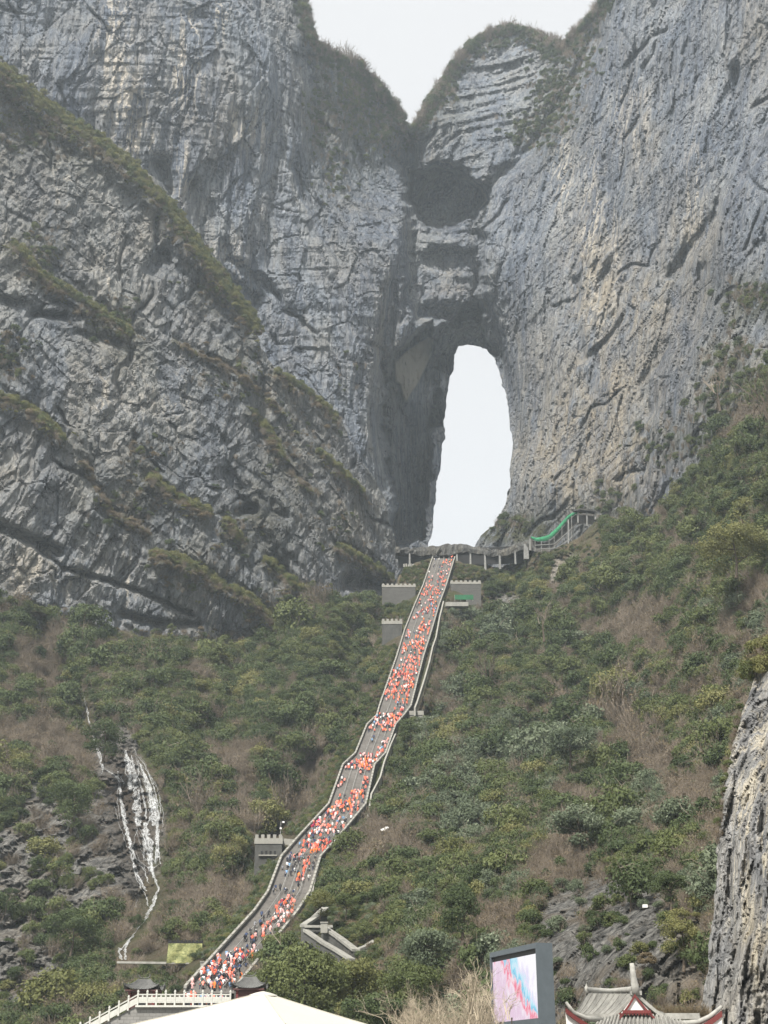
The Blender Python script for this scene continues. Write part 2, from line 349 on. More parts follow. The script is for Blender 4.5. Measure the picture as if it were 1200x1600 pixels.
# ------------------------------------------------------------------ terrain layers
class Layer:
    """a rock face or hillside: a relief grid, seen from the valley, with its own depth, outline and thickness"""
    def __init__(s, x0, x1, y0, y1, step, poly, holes=()):
        s.x0, s.y0, s.st = x0, y0, step
        xs = np.arange(x0, x1 + step, step); ys = np.arange(y0, y1 + step, step)
        s.PX, s.PY = np.meshgrid(xs, ys); s.nx, s.ny = len(xs), len(ys)
        q = np.stack([s.PX, s.PY, s.PX * 0], -1)
        d = sdf(s.PX, s.PY, poly)
        for h in holes: d = np.maximum(d, -sdf(s.PX, s.PY, h))
        s.d = d + (fbm(q / 26, 4, 3) * 5.0 + fbm(q / 7, 2, 9) * 1.6) * (np.abs(d) < 60)
    def snap(s):
        gy, gx = np.gradient(s.d, s.st); L = np.maximum(np.hypot(gx, gy), .3)
        out = s.d > 0; keepv = ~out
        cell = keepv[:-1, :-1] | keepv[1:, :-1] | keepv[:-1, 1:] | keepv[1:, 1:]
        mv = out & (s.d < 2.5 * s.st)
        s.QX = np.where(mv, s.PX - s.d * gx / L ** 2, s.PX); s.QY = np.where(mv, s.PY - s.d * gy / L ** 2, s.PY)
        s.cell = cell
    def build(s, name, mat, attrs, back=.05):
        P = at(s.QX, s.QY, s.D).reshape(-1, 3); idx = np.arange(s.nx * s.ny).reshape(s.ny, s.nx)
        a, b_, c, d = idx[1:, :-1][s.cell], idx[1:, 1:][s.cell], idx[:-1, 1:][s.cell], idx[:-1, :-1][s.cell]
        Q = np.stack([a, b_, c, d], -1)
        # thickness: the outline's edges are carried back
        E = np.concatenate([Q[:, [0, 1]], Q[:, [1, 2]], Q[:, [2, 3]], Q[:, [3, 0]]]); key = np.sort(E, 1); key = key[:, 0] * (s.nx * s.ny) + key[:, 1]
        u, first, cnt = np.unique(key, return_index=True, return_counts=True); B = E[first[cnt == 1]]
        bv = np.unique(B); m = np.full(len(P), -1); m[bv] = len(P) + np.arange(len(bv))
        P2 = EYE + (P[bv] - EYE) * (1 + back)
        V = np.vstack([P, P2]); Q = np.vstack([Q, np.stack([B[:, 1], B[:, 0], m[B[:, 0]], m[B[:, 1]]], -1)])
        used = np.zeros(len(V), bool); used[Q.ravel()] = True; remap = np.cumsum(used) - 1
        at_ = {k: ('POINT', 'FLOAT', np.concatenate([v_.ravel(), v_.ravel()[bv]])[used].astype(np.float32)) for k, v_ in attrs.items()}
        s.ob = link(name, np_mesh(name, V[used], remap[Q], mat, smooth=False, attrs=at_))
        tag(s.ob, kind='structure'); return s.ob
    def depth(s, px, py):
        gx = np.clip((np.asarray(px, float) - s.x0) / s.st, 0, s.nx - 1.001); gy = np.clip((np.asarray(py, float) - s.y0) / s.st, 0, s.ny - 1.001)
        i = gx.astype(int); j = gy.astype(int); fx = gx - i; fy = gy - j; D = s.D
        return D[j, i] * (1 - fx) * (1 - fy) + D[j, i + 1] * fx * (1 - fy) + D[j + 1, i] * (1 - fx) * fy + D[j + 1, i + 1] * fx * fy
    def smooth_depth(s, px, py): return s.base(px, py)
def blob(PX, PY, spots):
    t = 0
    for x, y, rx, ry, a in spots: t = t + a * np.exp(-((PX - x) / rx) ** 2 - ((PY - y) / ry) ** 2)
    return np.clip(t, 0, 1)
def groove(PX, PY, line, depth, w):
    d, _ = seg_dist(PX, PY, line); return depth * np.exp(-(d / w) ** 2)

# ---- the back cliffs, the pinnacle between them and the great arch
SKYEDGE = [(452, -120), (462, -20), (470, 20), (482, 62), (500, 82), (528, 90), (556, 96), (580, 122), (600, 152), (622, 178), (638, 205), (642, 228), (650, 196),
           (662, 170), (686, 142), (702, 112), (716, 88), (735, 66), (765, 52), (800, 44), (832, 50), (858, 66), (880, 72), (900, 52), (920, 30), (945, 8), (962, -30), (980, -120)]
CPOLY = [(-220, -120)] + SKYEDGE + [(1420, -120), (1420, 1060), (-220, 1060)]
ARCH = [(716, 538), (735, 538), (760, 543), (772, 560), (783, 590), (790, 622), (796, 655), (799, 690), (799, 720), (796, 752), (790, 780), (783, 800), (770, 822),
        (756, 834), (746, 846), (744, 856), (736, 880), (666, 880), (672, 850), (676, 820), (681, 780), (687, 735), (693, 690), (694, 655), (698, 620), (703, 590), (709, 560)]
C = Layer(-200, 1400, -100, 1040, 2.4, CPOLY, [ARCH])
cbase = tps([(-200, -100, 520), (0, 0, 560), (0, 500, 575), (-200, 600, 560), (200, 200, 585), (400, 100, 622), (400, 500, 630), (462, 0, 655), (550, 160, 690), (540, 400, 655), (575, 560, 652),
             (585, 700, 645), (600, 820, 640), (640, 700, 690), (622, 480, 668), (625, 620, 676), (655, 600, 700), (690, 620, 740), (675, 800, 725), (640, 850, 690), (640, 240, 745), (615, 220, 725), (655, 330, 705),
             (700, 220, 712), (780, 60, 745), (720, 120, 740), (700, 400, 690), (700, 470, 684), (760, 430, 680), (725, 545, 742), (758, 560, 735), (790, 600, 700), (803, 700, 672), (800, 790, 655), (750, 850, 664),
             (830, 560, 655), (830, 300, 676), (860, 150, 700), (910, 40, 700), (850, 760, 610), (900, 820, 585), (940, 500, 590), (1000, 300, 585), (1000, 700, 540), (1000, 60, 600),
             (1100, 100, 545), (1100, 500, 510), (1200, 300, 470), (1200, 600, 430), (1200, -60, 500), (1400, 300, 420), (1400, 700, 380), (1100, 800, 490), (300, 900, 640), (0, 900, 600), (600, 1000, 700), (900, 1000, 600), (1200, 1000, 480)])
D = cbase(C.PX, C.PY); P0 = at(C.PX, C.PY, D)
gr = 0
for ln, dp, w in [([(640, 230), (646, 300), (640, 380), (620, 440), (606, 520), (590, 640), (600, 760)], 16, 13), ([(930, 60), (880, 160), (830, 230), (766, 290), (752, 350), (748, 430), (752, 490)], 13, 11),
                  ([(752, 470), (775, 540), (800, 620), (812, 700)], 9, 10), ([(900, 440), (905, 520), (912, 560)], 8, 9), ([(1040, 540), (1010, 590), (1015, 640)], 9, 12),
                  ([(300, 290), (330, 420), (400, 470)], 8, 12), ([(480, 90), (500, 200), (520, 300)], 7, 16), ([(1150, 110), (1155, 230), (1120, 330), (1050, 430)], 8, 9), ([(945, 250), (960, 400), (930, 470)], 6, 9),
                  ([(460, 260), (500, 340), (540, 420)], 6, 10), ([(250, 260), (262, 300)], 12, 14), ([(330, 320), (350, 400), (430, 460)], 5, 9), ([(1100, 420), (1080, 540), (1090, 640)], 6, 10)]:
    gr = gr + groove(C.PX, C.PY, ln, dp, w)
rc_ = random.Random(44)
def cracks(Lr, n_, seed, lean):
    """long joints and shadowed overhangs: narrow grooves cut into the face, each in its own small window"""
    rc_.seed(seed); out = np.zeros_like(Lr.PX)
    for _ in range(n_):
        x, y = rc_.uniform(Lr.x0, Lr.x0 + Lr.nx * Lr.st), rc_.uniform(Lr.y0, Lr.y0 + Lr.ny * Lr.st); th = lean(x, y); L_ = rc_.uniform(35, 130); pts = [(x, y)]
        for _k in range(5): th2 = th + rc_.gauss(0, .28); x, y = x - math.sin(th2) * L_ / 5, y + math.cos(th2) * L_ / 5; pts.append((x, y))
        xs_, ys_ = [p[0] for p in pts], [p[1] for p in pts]; m_ = 16
        i0, i1 = [int(np.clip((v - Lr.x0) / Lr.st, 0, Lr.nx)) for v in (min(xs_) - m_, max(xs_) + m_)]; j0, j1 = [int(np.clip((v - Lr.y0) / Lr.st, 0, Lr.ny)) for v in (min(ys_) - m_, max(ys_) + m_)]
        if i1 - i0 < 2 or j1 - j0 < 2: continue
        wx, wy = Lr.PX[j0:j1, i0:i1], Lr.PY[j0:j1, i0:i1]; dd, ps = seg_dist(wx, wy, pts); w_ = rc_.uniform(1.8, 4.2)
        out[j0:j1, i0:i1] += rc_.uniform(2.5, 6.5) * np.exp(-(dd / w_) ** 2) * np.clip(np.sin(np.pi * ps) * 1.6, 0, 1)
    return out
def scoop(PX, PY, poly, dp, soft):
    q_ = np.stack([PX, PY, PX * 0 + dp], -1); return dp * sstep(soft, -soft, sdf(PX, PY, poly) + fbm(q_ / 22, 3, 31) * 13 + fbm(q_ / 6, 2, 32) * 3)
CAVE1 = [(641, 268), (668, 262), (712, 270), (752, 290), (756, 320), (748, 345), (715, 352), (685, 362), (658, 360), (646, 330)]
CAVE2 = [(648, 396), (690, 388), (742, 392), (748, 440), (740, 468), (700, 462), (662, 452), (640, 470), (628, 500), (634, 440)]
CEIL = [(676, 512), (708, 492), (748, 474), (758, 500), (772, 550), (762, 546), (736, 541), (712, 542), (704, 590), (690, 660), (672, 660), (690, 580)]
HOLLOW = [(606, 560), (676, 500), (690, 560), (678, 640), (660, 840), (622, 850), (602, 700), (596, 640)]
HOOD = [(735, 70), (1000, 60)]
gr = gr + scoop(C.PX, C.PY, [(638, 262), (700, 258), (757, 286), (752, 400), (752, 482), (700, 500), (650, 500), (632, 470)], 36, 12) + scoop(C.PX, C.PY, CAVE1, 46, 5) + scoop(C.PX, C.PY, CAVE2, 9, 12) + scoop(C.PX, C.PY, CEIL, 85, 5) + scoop(C.PX, C.PY, HOLLOW, 62, 6)
FAN = [(616, 566), (640, 545), (668, 527), (677, 530), (674, 552), (664, 575), (652, 600), (640, 616), (634, 628), (629, 618), (625, 600), (618, 596)]
fan = sstep(2, -2, sdf(C.PX, C.PY, FAN)); gr = gr - fan * 9
gr = gr - groove(C.PX, C.PY, [(645, 268), (700, 260), (755, 286)], 14, 6) - groove(C.PX, C.PY, [(640, 388), (700, 378), (748, 384)], 5, 10)
pin = sstep(40, -40, sdf(C.PX, C.PY, [(640, 200), (740, 40), (900, 60), (850, 210), (765, 280), (750, 480), (650, 480), (640, 300)]))
leftw = sstep(700, 560, C.PX)
W = P0.copy(); W[..., 0] += 6 * vnoise(P0 / 30, 40); W[..., 2] += 10 * vnoise(P0 / 34, 41)
d = fbm(P0 / np.array([80, 80, 150]), 3, 1) * 13 + fbm(P0 / np.array([24, 24, 70]), 3, 5, ridged=True) * 4.0
# vertical flutes, broken blocks; on the pinnacle flat-lying beds
d = d + (1 - pin) * fbm(W / np.array([7, 9, 60]), 3, 12, ridged=True) * 2.2
f1, c1 = facets(W @ np.array([[.94, 0, .25], [0, 1, 0], [-.34, 0, .97]]) / np.array([12, 12, 40]), 50); f2, c2 = facets(W / np.array([3.6, 4, 13]), 60)
d = d + f1 * 1.9 + f2 * .7 + (c1 < .03) * 1.4 + fbm(W / np.array([3.2, 4, 34]), 3, 62, ridged=True) * 1.5 + fbm(np.stack([P0[..., 0] / 45, P0[..., 1] / 60, (P0[..., 2] - .35 * P0[..., 0]) / 4.5], -1), 3, 64, ridged=True) * 1.1
d = d + pin * (fbm(np.stack([P0[..., 0] / 60, P0[..., 1] / 60, (P0[..., 2] + 5 * vnoise(P0 / 40, 77)) / 5.0], -1), 3, 90) * 4.5)
rg = sstep(760, 840, C.PX)       # right cliff: inclined joints rising to the right
q = np.stack([(P0[..., 0] * .74 + P0[..., 2] * -.62) / 9, P0[..., 1] / 30, (P0[..., 0] * .62 + P0[..., 2] * .74) / 46], -1)
d = d + rg * fbm(q, 3, 33, ridged=True) * 1.3 + (1 - rg) * fbm(np.stack([(P0[..., 0] * .8 + P0[..., 2] * .6) / 9, P0[..., 1] / 30, (P0[..., 0] * -.6 + P0[..., 2] * .8) / 40], -1), 3, 34, ridged=True) * 1.3
d = d + fbm(P0 / 2.6, 2, 70) * 0.6
C.D = D + gr + d + cracks(C, 120, 5, lambda x, y: (-.5 if x < 620 else .55) + rc_.gauss(0, .35)); C.base = cbase
pale = blob(C.PX, C.PY, [(178, 60, 22, 70, 1), (205, 180, 26, 70, 1), (285, 90, 20, 60, .9), (300, 100, 14, 60, .8), (285, 270, 14, 40, .9), (345, 20, 14, 40, .7), (222, 215, 26, 20, .8), (405, 200, 14, 50, .5), (370, 190, 14, 30, .6), (355, 400, 30, 40, .3),
                         (990, 190, 30, 60, .4), (880, 270, 14, 60, .7), (925, 360, 16, 90, .8), (965, 390, 12, 60, .5), (1085, 310, 14, 70, .6), (930, 460, 30, 60, .5)])
pale = np.maximum(pale, fan * 0)
tan_ = blob(C.PX, C.PY, [(925, 420, 40, 100, .8), (950, 620, 80, 90, .9), (880, 720, 90, 80, .9), (960, 720, 90, 70, .8), (1010, 470, 90, 70, .8), (1080, 360, 50, 60, .6), (995, 200, 30, 50, .6), (840, 540, 50, 90, .3), (1180, 60, 60, 80, .5),
                         (700, 430, 40, 60, .4), (595, 560, 30, 80, .4), (205, 140, 60, 110, .4), (345, 190, 60, 60, .4), (1130, 600, 70, 80, .5), (640, 340, 20, 40, .3)]) + fan * 1.0
topd = seg_dist(C.PX, C.PY, SKYEDGE)[0]
veg = blob(C.PX, C.PY, [(560, 150, 50, 80, .4), (520, 130, 40, 90, .35), (600, 210, 40, 60, .35), (500, 210, 25, 70, .35), (560, 250, 30, 60, .3), (870, 170, 40, 80, .4), (830, 210, 40, 40, .3), (690, 160, 40, 40, .4), (780, 830, 70, 18, .9), (830, 825, 60, 30, .7), (765, 790, 10, 40, .8),
                        (1180, 470, 50, 40, .9), (1150, 620, 60, 50, .8), (1060, 690, 60, 40, .5), (960, 800, 60, 30, .6), (1130, 560, 30, 30, .5)]) + .6 * np.exp(-(topd / 12) ** 2)
C.snap()
back_cliff = C.build('cliff', M_cliff, {'pale': pale, 'tan': np.clip(tan_, 0, 1), 'veg': np.clip(veg, 0, 1), 'scar': fan})

# ---- the nearer massif with its grassy ledges
MEDGE = [(-220, -20), (-60, 60), (0, 88), (40, 125), (80, 158), (125, 190), (165, 214), (205, 246), (245, 280), (280, 322), (318, 376), (352, 420), (382, 466), (402, 500), (408, 540), (428, 572), (462, 590), (495, 618), (530, 652), (556, 700), (582, 740), (598, 780), (612, 830), (626, 866), (640, 900), (640, 1060), (-220, 1060)]
Mf = Layer(-200, 660, -40, 1040, 2.2, MEDGE)
mbase = tps([(-200, 0, 455), (0, 90, 480), (100, 180, 500), (200, 250, 515), (320, 390, 535), (400, 510, 550), (0, 350, 462), (0, 600, 450), (-200, 600, 430), (200, 500, 500), (300, 700, 505), (150, 800, 465), (0, 900, 445), (-200, 950, 430),
             (420, 600, 545), (500, 650, 575), (580, 760, 600), (620, 880, 610), (450, 800, 530), (540, 860, 565), (400, 950, 505), (250, 980, 480), (520, 940, 545), (600, 920, 590), (100, 950, 458), (0, 1040, 440), (640, 1040, 590), (350, 1040, 500)])
D = mbase(Mf.PX, Mf.PY); P0 = at(Mf.PX, Mf.PY, D)
LEDGES = [([(-200, 10), (-60, 75), (0, 108), (60, 160), (130, 205), (200, 258), (258, 318), (305, 385), (350, 440), (402, 515)], 15, 15), ([(20, 380), (60, 430), (120, 465), (160, 490), (205, 525)], 10, 4), ([(-150, 560), (0, 622), (50, 645), (98, 685)], 9, 6),
          ([(232, 745), (270, 775), (325, 803)], 8, 10), ([(352, 812), (378, 848)], 6, 8), ([(238, 868), (290, 880), (345, 915), (395, 940), (452, 1000)], 8, 10), ([(432, 583), (480, 612), (525, 655)], 8, 9),
          ([(390, 640), (420, 675), (440, 715)], 7, 8), ([(415, 876), (450, 905), (502, 952)], 7, 9), ([(525, 853), (570, 880), (612, 905)], 7, 9), ([(498, 708), (530, 735), (568, 772)], 6, 6), ([(130, 720), (150, 760), (175, 800), (230, 830)], 5, 8),
          ([(450, 735), (480, 760), (500, 770)], 4, 7), ([(270, 530), (380, 590), (440, 640)], 4, 7)]
gr = 0; veg = 0
for ln, w, dp in LEDGES:
    dd, _ = seg_dist(Mf.PX, Mf.PY, ln)
    # a ledge: the wall above it stands back, the lip comes forward
    d2, _ = seg_dist(Mf.PX, Mf.PY - 1.1 * w, ln); d3, _ = seg_dist(Mf.PX, Mf.PY + 1.3 * w, ln)
    gr = gr + .22 * dp * np.exp(-(d3 / (1.0 * w)) ** 2) - .42 * dp * np.exp(-(d2 / (.9 * w)) ** 2)
    veg = veg + .9 * np.exp(-(dd / (.8 * w)) ** 2) + .3 * np.exp(-(d2 / (1.8 * w)) ** 2)
for ln, dp, w in [([(-60, 800), (0, 822), (40, 840), (90, 862)], 12, 9), ([(60, 858), (100, 888), (160, 905), (220, 925), (300, 962)], 6, 4), ([(30, 940), (80, 965), (140, 985)], 9, 7), ([(50, 490), (100, 495)], 12, 6),
                  ([(355, 740), (400, 820), (440, 900)], 9, 14), ([(410, 600), (405, 700), (430, 800)], 7, 12), ([(545, 910), (600, 915)], 16, 12), ([(235, 420), (255, 400)], 10, 12), ([(375, 800), (395, 795)], 12, 8), ([(120, 520), (200, 540)], 6, 6),
                  ([(0, 470), (60, 480)], 5, 7), ([(190, 960), (250, 975), (310, 975)], 7, 6)]:
    gr = gr + groove(Mf.PX, Mf.PY, ln, dp, w)
W = P0.copy(); W[..., 0] += 3 * vnoise(P0 / 34, 140); W[..., 2] += 5 * vnoise(P0 / 34, 141)
d = fbm(P0 / np.array([70, 70, 110]), 3, 101) * 8 + fbm(P0 / np.array([24, 24, 80]), 3, 105, ridged=True) * 2.2
rot = np.array([[.93, 0, .30], [0, 1, 0], [-.36, 0, .95]])       # flutes lean: "/"
d = d + fbm((W @ rot) / np.array([6, 8, 46]), 3, 112, ridged=True) * 2.2
f1, c1 = facets((W @ rot) / np.array([10, 12, 28]), 150); f2, c2 = facets((W @ rot) / np.array([3.4, 4.2, 10]), 160)
d = d + f1 * 1.7 + f2 * .6 + (c1 < .03) * 1.2 + fbm((W @ rot) / np.array([3, 4, 30]), 3, 162, ridged=True) * 1.4 + fbm(np.stack([P0[..., 0] / 45, P0[..., 1] / 60, (P0[..., 2] + .5 * P0[..., 0]) / 4.5], -1), 3, 164, ridged=True) * 1.0
d = d + fbm(np.stack([P0[..., 0] / 60, P0[..., 1] / 60, (P0[..., 2] + P0[..., 0] * .45) / 9], -1), 3, 190) * 2.5 + fbm(P0 / 2.4, 2, 170) * .8
Mf.D = D + gr + d + cracks(Mf, 80, 9, lambda x, y: (.25 if rc_.random() < .6 else -1.0) + rc_.gauss(0, .2)); Mf.base = mbase
veg = veg + blob(Mf.PX, Mf.PY, [(60, 210, 90, 50, .7), (160, 250, 60, 40, .4), (30, 130, 60, 40, .8), (340, 460, 50, 40, .6), (170, 500, 50, 40, .5), (360, 580, 60, 40, .45), (60, 400, 50, 50, .6), (10, 560, 40, 40, .7), (230, 720, 40, 50, .5), (200, 800, 70, 50, .5), (130, 720, 30, 60, .4),
                                 (460, 680, 50, 60, .4), (300, 900, 70, 50, .5), (430, 980, 60, 60, .6), (520, 820, 60, 60, .35), (370, 830, 50, 50, .4), (200, 560, 60, 30, .4), (420, 800, 50, 90, .4)]) + .9 * sstep(1000, 1030, Mf.PY + .05 * Mf.PX)
pale = blob(Mf.PX, Mf.PY, [(100, 290, 14, 60, .6), (172, 430, 14, 30, .9), (160, 620, 10, 60, .6), (45, 900, 40, 40, .8), (120, 920, 14, 40, .6), (200, 910, 12, 50, .6), (330, 1000, 14, 40, .5), (290, 860, 12, 40, .5), (250, 620, 80, 50, .3)])
tan_ = blob(Mf.PX, Mf.PY, [(40, 890, 40, 40, .7), (440, 620, 40, 60, .6), (180, 620, 60, 40, .4), (560, 820, 60, 50, .6), (30, 720, 60, 50, .4), (470, 960, 40, 40, .5), (220, 470, 50, 50, .3), (480, 720, 80, 70, .35)])
Mf.snap()
massif = Mf.build('massif', M_massif, {'pale': pale, 'tan': tan_, 'veg': np.clip(veg, 0, 1)})

# ------------------------------------------------------------------ stairway line (photo pixels of both edges, distance)
STAIR = [(873, 677, 710, 560), (917, 662, 696.6, 531), (950, 648, 684.7, 506), (988, 633, 673.7, 478), (1030, 620.5, 660.5, 449), (1065, 608.5, 651.5, 426), (1107, 594, 641, 402), (1122, 590, 630, 394),
         (1137, 574.5, 617, 386), (1182, 556.5, 601, 362), (1200, 537, 584, 353), (1262, 515, 570, 325), (1318, 464, 524, 301), (1345, 441, 499, 290), (1401, 420, 482, 268), (1431, 399, 463, 257), (1460, 373, 440, 247), (1500, 337, 408, 234), (1552, 291, 366, 219)]
SA = np.array(STAIR, float)
def stair_pt(v, y):
    """point on the stairs: v = 0 left .. 1 right, y = photo row"""
    l = np.interp(y, SA[:, 0], SA[:, 1]); r = np.interp(y, SA[:, 0], SA[:, 2]); Y = np.interp(y, SA[:, 0], SA[:, 3])
    return at(l + (r - l) * v, y, Y)

# ---- the wooded hillsides
STOP = [(-220, 915), (-100, 920), (0, 930), (50, 952), (100, 975), (160, 990), (220, 1002), (300, 1008), (380, 1012), (430, 1000), (455, 975), (480, 952), (520, 938), (560, 934), (594, 932), (618, 928), (624, 900), (634, 888), (660, 878), (676, 872), (712, 872), (722, 882), (780, 886),
        (802, 874), (830, 864), (868, 858), (900, 842), (930, 816), (965, 812), (1000, 835), (1020, 812), (1048, 776), (1085, 735), (1120, 690), (1150, 655), (1180, 612), (1200, 580), (1300, 470), (1420, 380)]
SPOLY = STOP + [(1420, 1760), (-220, 1760)]
S = Layer(-200, 1400, 380, 1740, 3.2, SPOLY)
sbase = tps([(-200, 950, 425), (0, 950, 440), (200, 1000, 455), (400, 1012, 480), (520, 940, 515), (600, 935, 540), (0, 1290, 335), (0, 1560, 262), (150, 1100, 405), (200, 1300, 325), (200, 1500, 268), (400, 1150, 410), (330, 1400, 292), (300, 1500, 250), (100, 1640, 238),
             (690, 880, 572), (650, 1000, 483), (605, 1110, 418), (545, 1200, 368), (490, 1310, 312), (440, 1400, 278), (360, 1500, 246), (500, 1100, 440), (480, 1230, 375),
             (760, 880, 562), (850, 855, 555), (930, 830, 540), (1050, 770, 470), (1200, 600, 395), (1400, 400, 350), (800, 1000, 470), (900, 1100, 375), (1000, 980, 385), (1200, 900, 290), (1100, 1150, 262), (1000, 1300, 222), (800, 1300, 268), (740, 1150, 365),
             (640, 1350, 272), (560, 1500, 222), (700, 1500, 196), (850, 1450, 172), (1000, 1420, 158), (1080, 1300, 190), (600, 1650, 190), (900, 1600, 146), (1100, 1600, 130), (300, 1700, 225), (0, 1740, 225), (-200, 1700, 230), (-200, 1300, 330), (1400, 1100, 200), (1400, 1700, 105), (1200, 1400, 140)])
def stair_push(px, py, D):
    l = np.interp(py, SA[:, 0], SA[:, 1]); r = np.interp(py, SA[:, 0], SA[:, 2]); Y = np.interp(py, SA[:, 0], SA[:, 3]); w = r - l
    dist = np.maximum(np.maximum(l - px, px - r - .35 * w), 0)
    k = sstep(45, 0, dist) * sstep(855, 868, py); return D + k * (Y * 1.010 - D)
def s_smooth(px, py): return sbase(px, py)
D = sbase(S.PX, S.PY); P0 = at(S.PX, S.PY, D)
BARE = [(40, 1410, 95, 125, 1.4), (15, 1490, 60, 110, 1.3), (110, 1330, 30, 60, .6), (175, 1230, 34, 60, .9), (195, 1320, 42, 110, 1.1), (185, 1160, 40, 40, .7), (150, 1100, 10, 40, .5), (970, 1480, 115, 95, 1.4), (920, 1420, 60, 40, .7), (1060, 1540, 60, 70, 1.1), (870, 1560, 60, 60, 1),
        (870, 900, 12, 36, .8), (895, 880, 14, 24, .7), (850, 925, 10, 22, .7), (790, 945, 32, 22, .9), (1090, 820, 60, 14, .8), (1180, 770, 60, 14, .8), (1170, 720, 30, 10, .6), (980, 850, 40, 14, .6), (55, 1230, 40, 40, .5), (280, 1360, 36, 40, .35), (255, 1290, 30, 40, .5), (1010, 880, 30, 16, .4), (800, 1330, 20, 20, .3), (540, 1330, 14, 50, .5)]
bare = blob(S.PX, S.PY, BARE)
soft = fbm(P0 / np.array([60, 60, 60]), 3, 201) * 15 + fbm(P0 / 19, 4, 205) * 6.0
for ln, dp, w in [([(560, 1020), (575, 1090), (545, 1160), (490, 1240), (425, 1320), (370, 1420)], 20, 34), ([(690, 960), (668, 1090), (640, 1190), (600, 1290), (545, 1370), (500, 1410)], 16, 30), ([(800, 900), (720, 1000), (690, 1120)], 12, 30), ([(60, 1010), (110, 1090), (150, 1180), (200, 1300), (235, 1430)], 14, 32), ([(1010, 950), (900, 1050), (800, 1180), (700, 1320)], 12, 34), ([(1090, 1100), (980, 1230), (900, 1400)], 12, 34), ([(380, 1030), (350, 1120), (300, 1220), (280, 1340)], 10, 34)]:
    soft = soft + groove(S.PX, S.PY, ln, dp, w)
W = P0.copy(); W[..., 0] += 3 * vnoise(P0 / 14, 240); W[..., 2] += 3 * vnoise(P0 / 12, 241)
f1, c1 = facets((W @ rot) / np.array([5, 6, 9]), 250); f2, c2 = facets(W / np.array([2.2, 2.6, 3.6]), 260)
fl_ = fbm((W @ rot) / np.array([2.4, 3, 17]), 3, 270, ridged=True) * 3.0 * np.maximum(sstep(600, 850, S.PX), sstep(150, 110, S.PX))
rocky = fl_ + f1 * 3.4 + f2 * 1.6 + fbm(np.stack([P0[..., 0] / 40, P0[..., 1] / 40, P0[..., 2] / 3.2], -1), 2, 290) * (.4 + 1.2 * sstep(120, 160, S.PX)) + (c1 < .06) * .8
sc = np.clip(D / 300, .4, 1.6)
S.D = stair_push(S.PX, S.PY, D + (soft * (1 - .5 * bare) + bare * rocky) * sc); S.base = sbase
S.snap()
# below the hill foot: bring the lower edge down to the ground
hill = S.build('hillside', M_slope, {'bare': bare, 'wet': blob(S.PX, S.PY, [(188, 1230, 26, 70, .9), (212, 1300, 34, 90, 1), (232, 1400, 14, 40, .8), (150, 1140, 12, 50, .7)]), 'tan': blob(S.PX, S.PY, [(870, 900, 16, 50, .5), (895, 880, 20, 40, .4), (40, 1420, 60, 60, .25), (1100, 1560, 50, 60, .5), (1060, 1500, 30, 60, .2)])}, back=.0)
# ---- near rock wall on the right
RPOLY = [(1900, 780), (1600, 840), (1420, 895), (1330, 930), (1250, 985), (1200, 1028), (1182, 1052), (1170, 1082), (1158, 1120), (1146, 1160), (1133, 1215), (1124, 1262), (1120, 1320), (1120, 1372), (1116, 1420), (1108, 1470), (1104, 1520), (1096, 1570), (1088, 1640), (1080, 1760), (1900, 1760)]
Rk = Layer(1060, 1860, 800, 1740, 2.6, RPOLY)
rbase = tps([(1200, 1020, 128), (1150, 1150, 122), (1120, 1400, 116), (1100, 1600, 112), (1200, 1300, 104), (1200, 1550, 98), (1400, 1000, 105), (1400, 1600, 78), (1300, 1300, 92), (1080, 1740, 112), (1400, 900, 112), (1850, 1000, 92), (1850, 1650, 66), (1850, 800, 98)])
D = rbase(Rk.PX, Rk.PY); P0 = at(Rk.PX, Rk.PY, D)
W = P0.copy(); W[..., 0] += 1.2 * vnoise(P0 / 5, 340); W[..., 2] += 1.5 * vnoise(P0 / 6, 341)
f1, c1 = facets(W / np.array([2.2, 2.4, 5.5]), 350); f2, c2 = facets(W / np.array([.8, .9, 1.7]), 360)
low = sstep(1500, 1530, Rk.PY + 10 * vnoise(P0 / 3, 5)) * sstep(1150, 1175, Rk.PX)
d = fbm(P0 / np.array([9, 9, 24]), 3, 301) * 2.0 + fbm(W / np.array([2.2, 2.4, 12]), 3, 312, ridged=True) * .8 + f1 * .95 + f2 * .45 + fbm(P0 / .5, 2, 370) * .12 + (c1 < .05) * .25
d = d + low * (1.0 + f2 * .6 + fbm(np.stack([(P0[..., 0] + P0[..., 2]) / .8, P0[..., 1] / 3, (P0[..., 2] - P0[..., 0]) / 3.5], -1), 3, 380, ridged=True) * 1.0)
for ln, dp, w in [([(1185, 1060), (1195, 1200), (1190, 1330)], 1.4, 5), ([(1150, 1180), (1142, 1300), (1140, 1400), (1150, 1500)], 1.2, 5), ([(1165, 1130), (1170, 1250)], .8, 4)]: d = d + groove(Rk.PX, Rk.PY, ln, dp, w)
Rk.D = D + d; Rk.base = rbase
Rk.snap()
rock = Rk.build('rock_face', M_near, {'pale': blob(Rk.PX, Rk.PY, [(1180, 1250, 26, 200, .8), (1195, 1450, 26, 80, 1.0), (1150, 1330, 20, 120, .5), (1260, 1300, 60, 200, .8)]), 'tan': blob(Rk.PX, Rk.PY, [(1190, 1470, 30, 50, 1), (1198, 1210, 8, 50, .8), (1190, 1560, 30, 40, .5), (1290, 1400, 60, 100, .5)]), 'veg': blob(Rk.PX, Rk.PY, [(1180, 1040, 30, 20, .9), (1250, 980, 60, 30, .9), (1125, 1250, 8, 60, .4), (1180, 1540, 30, 10, .3)])}, back=.04)

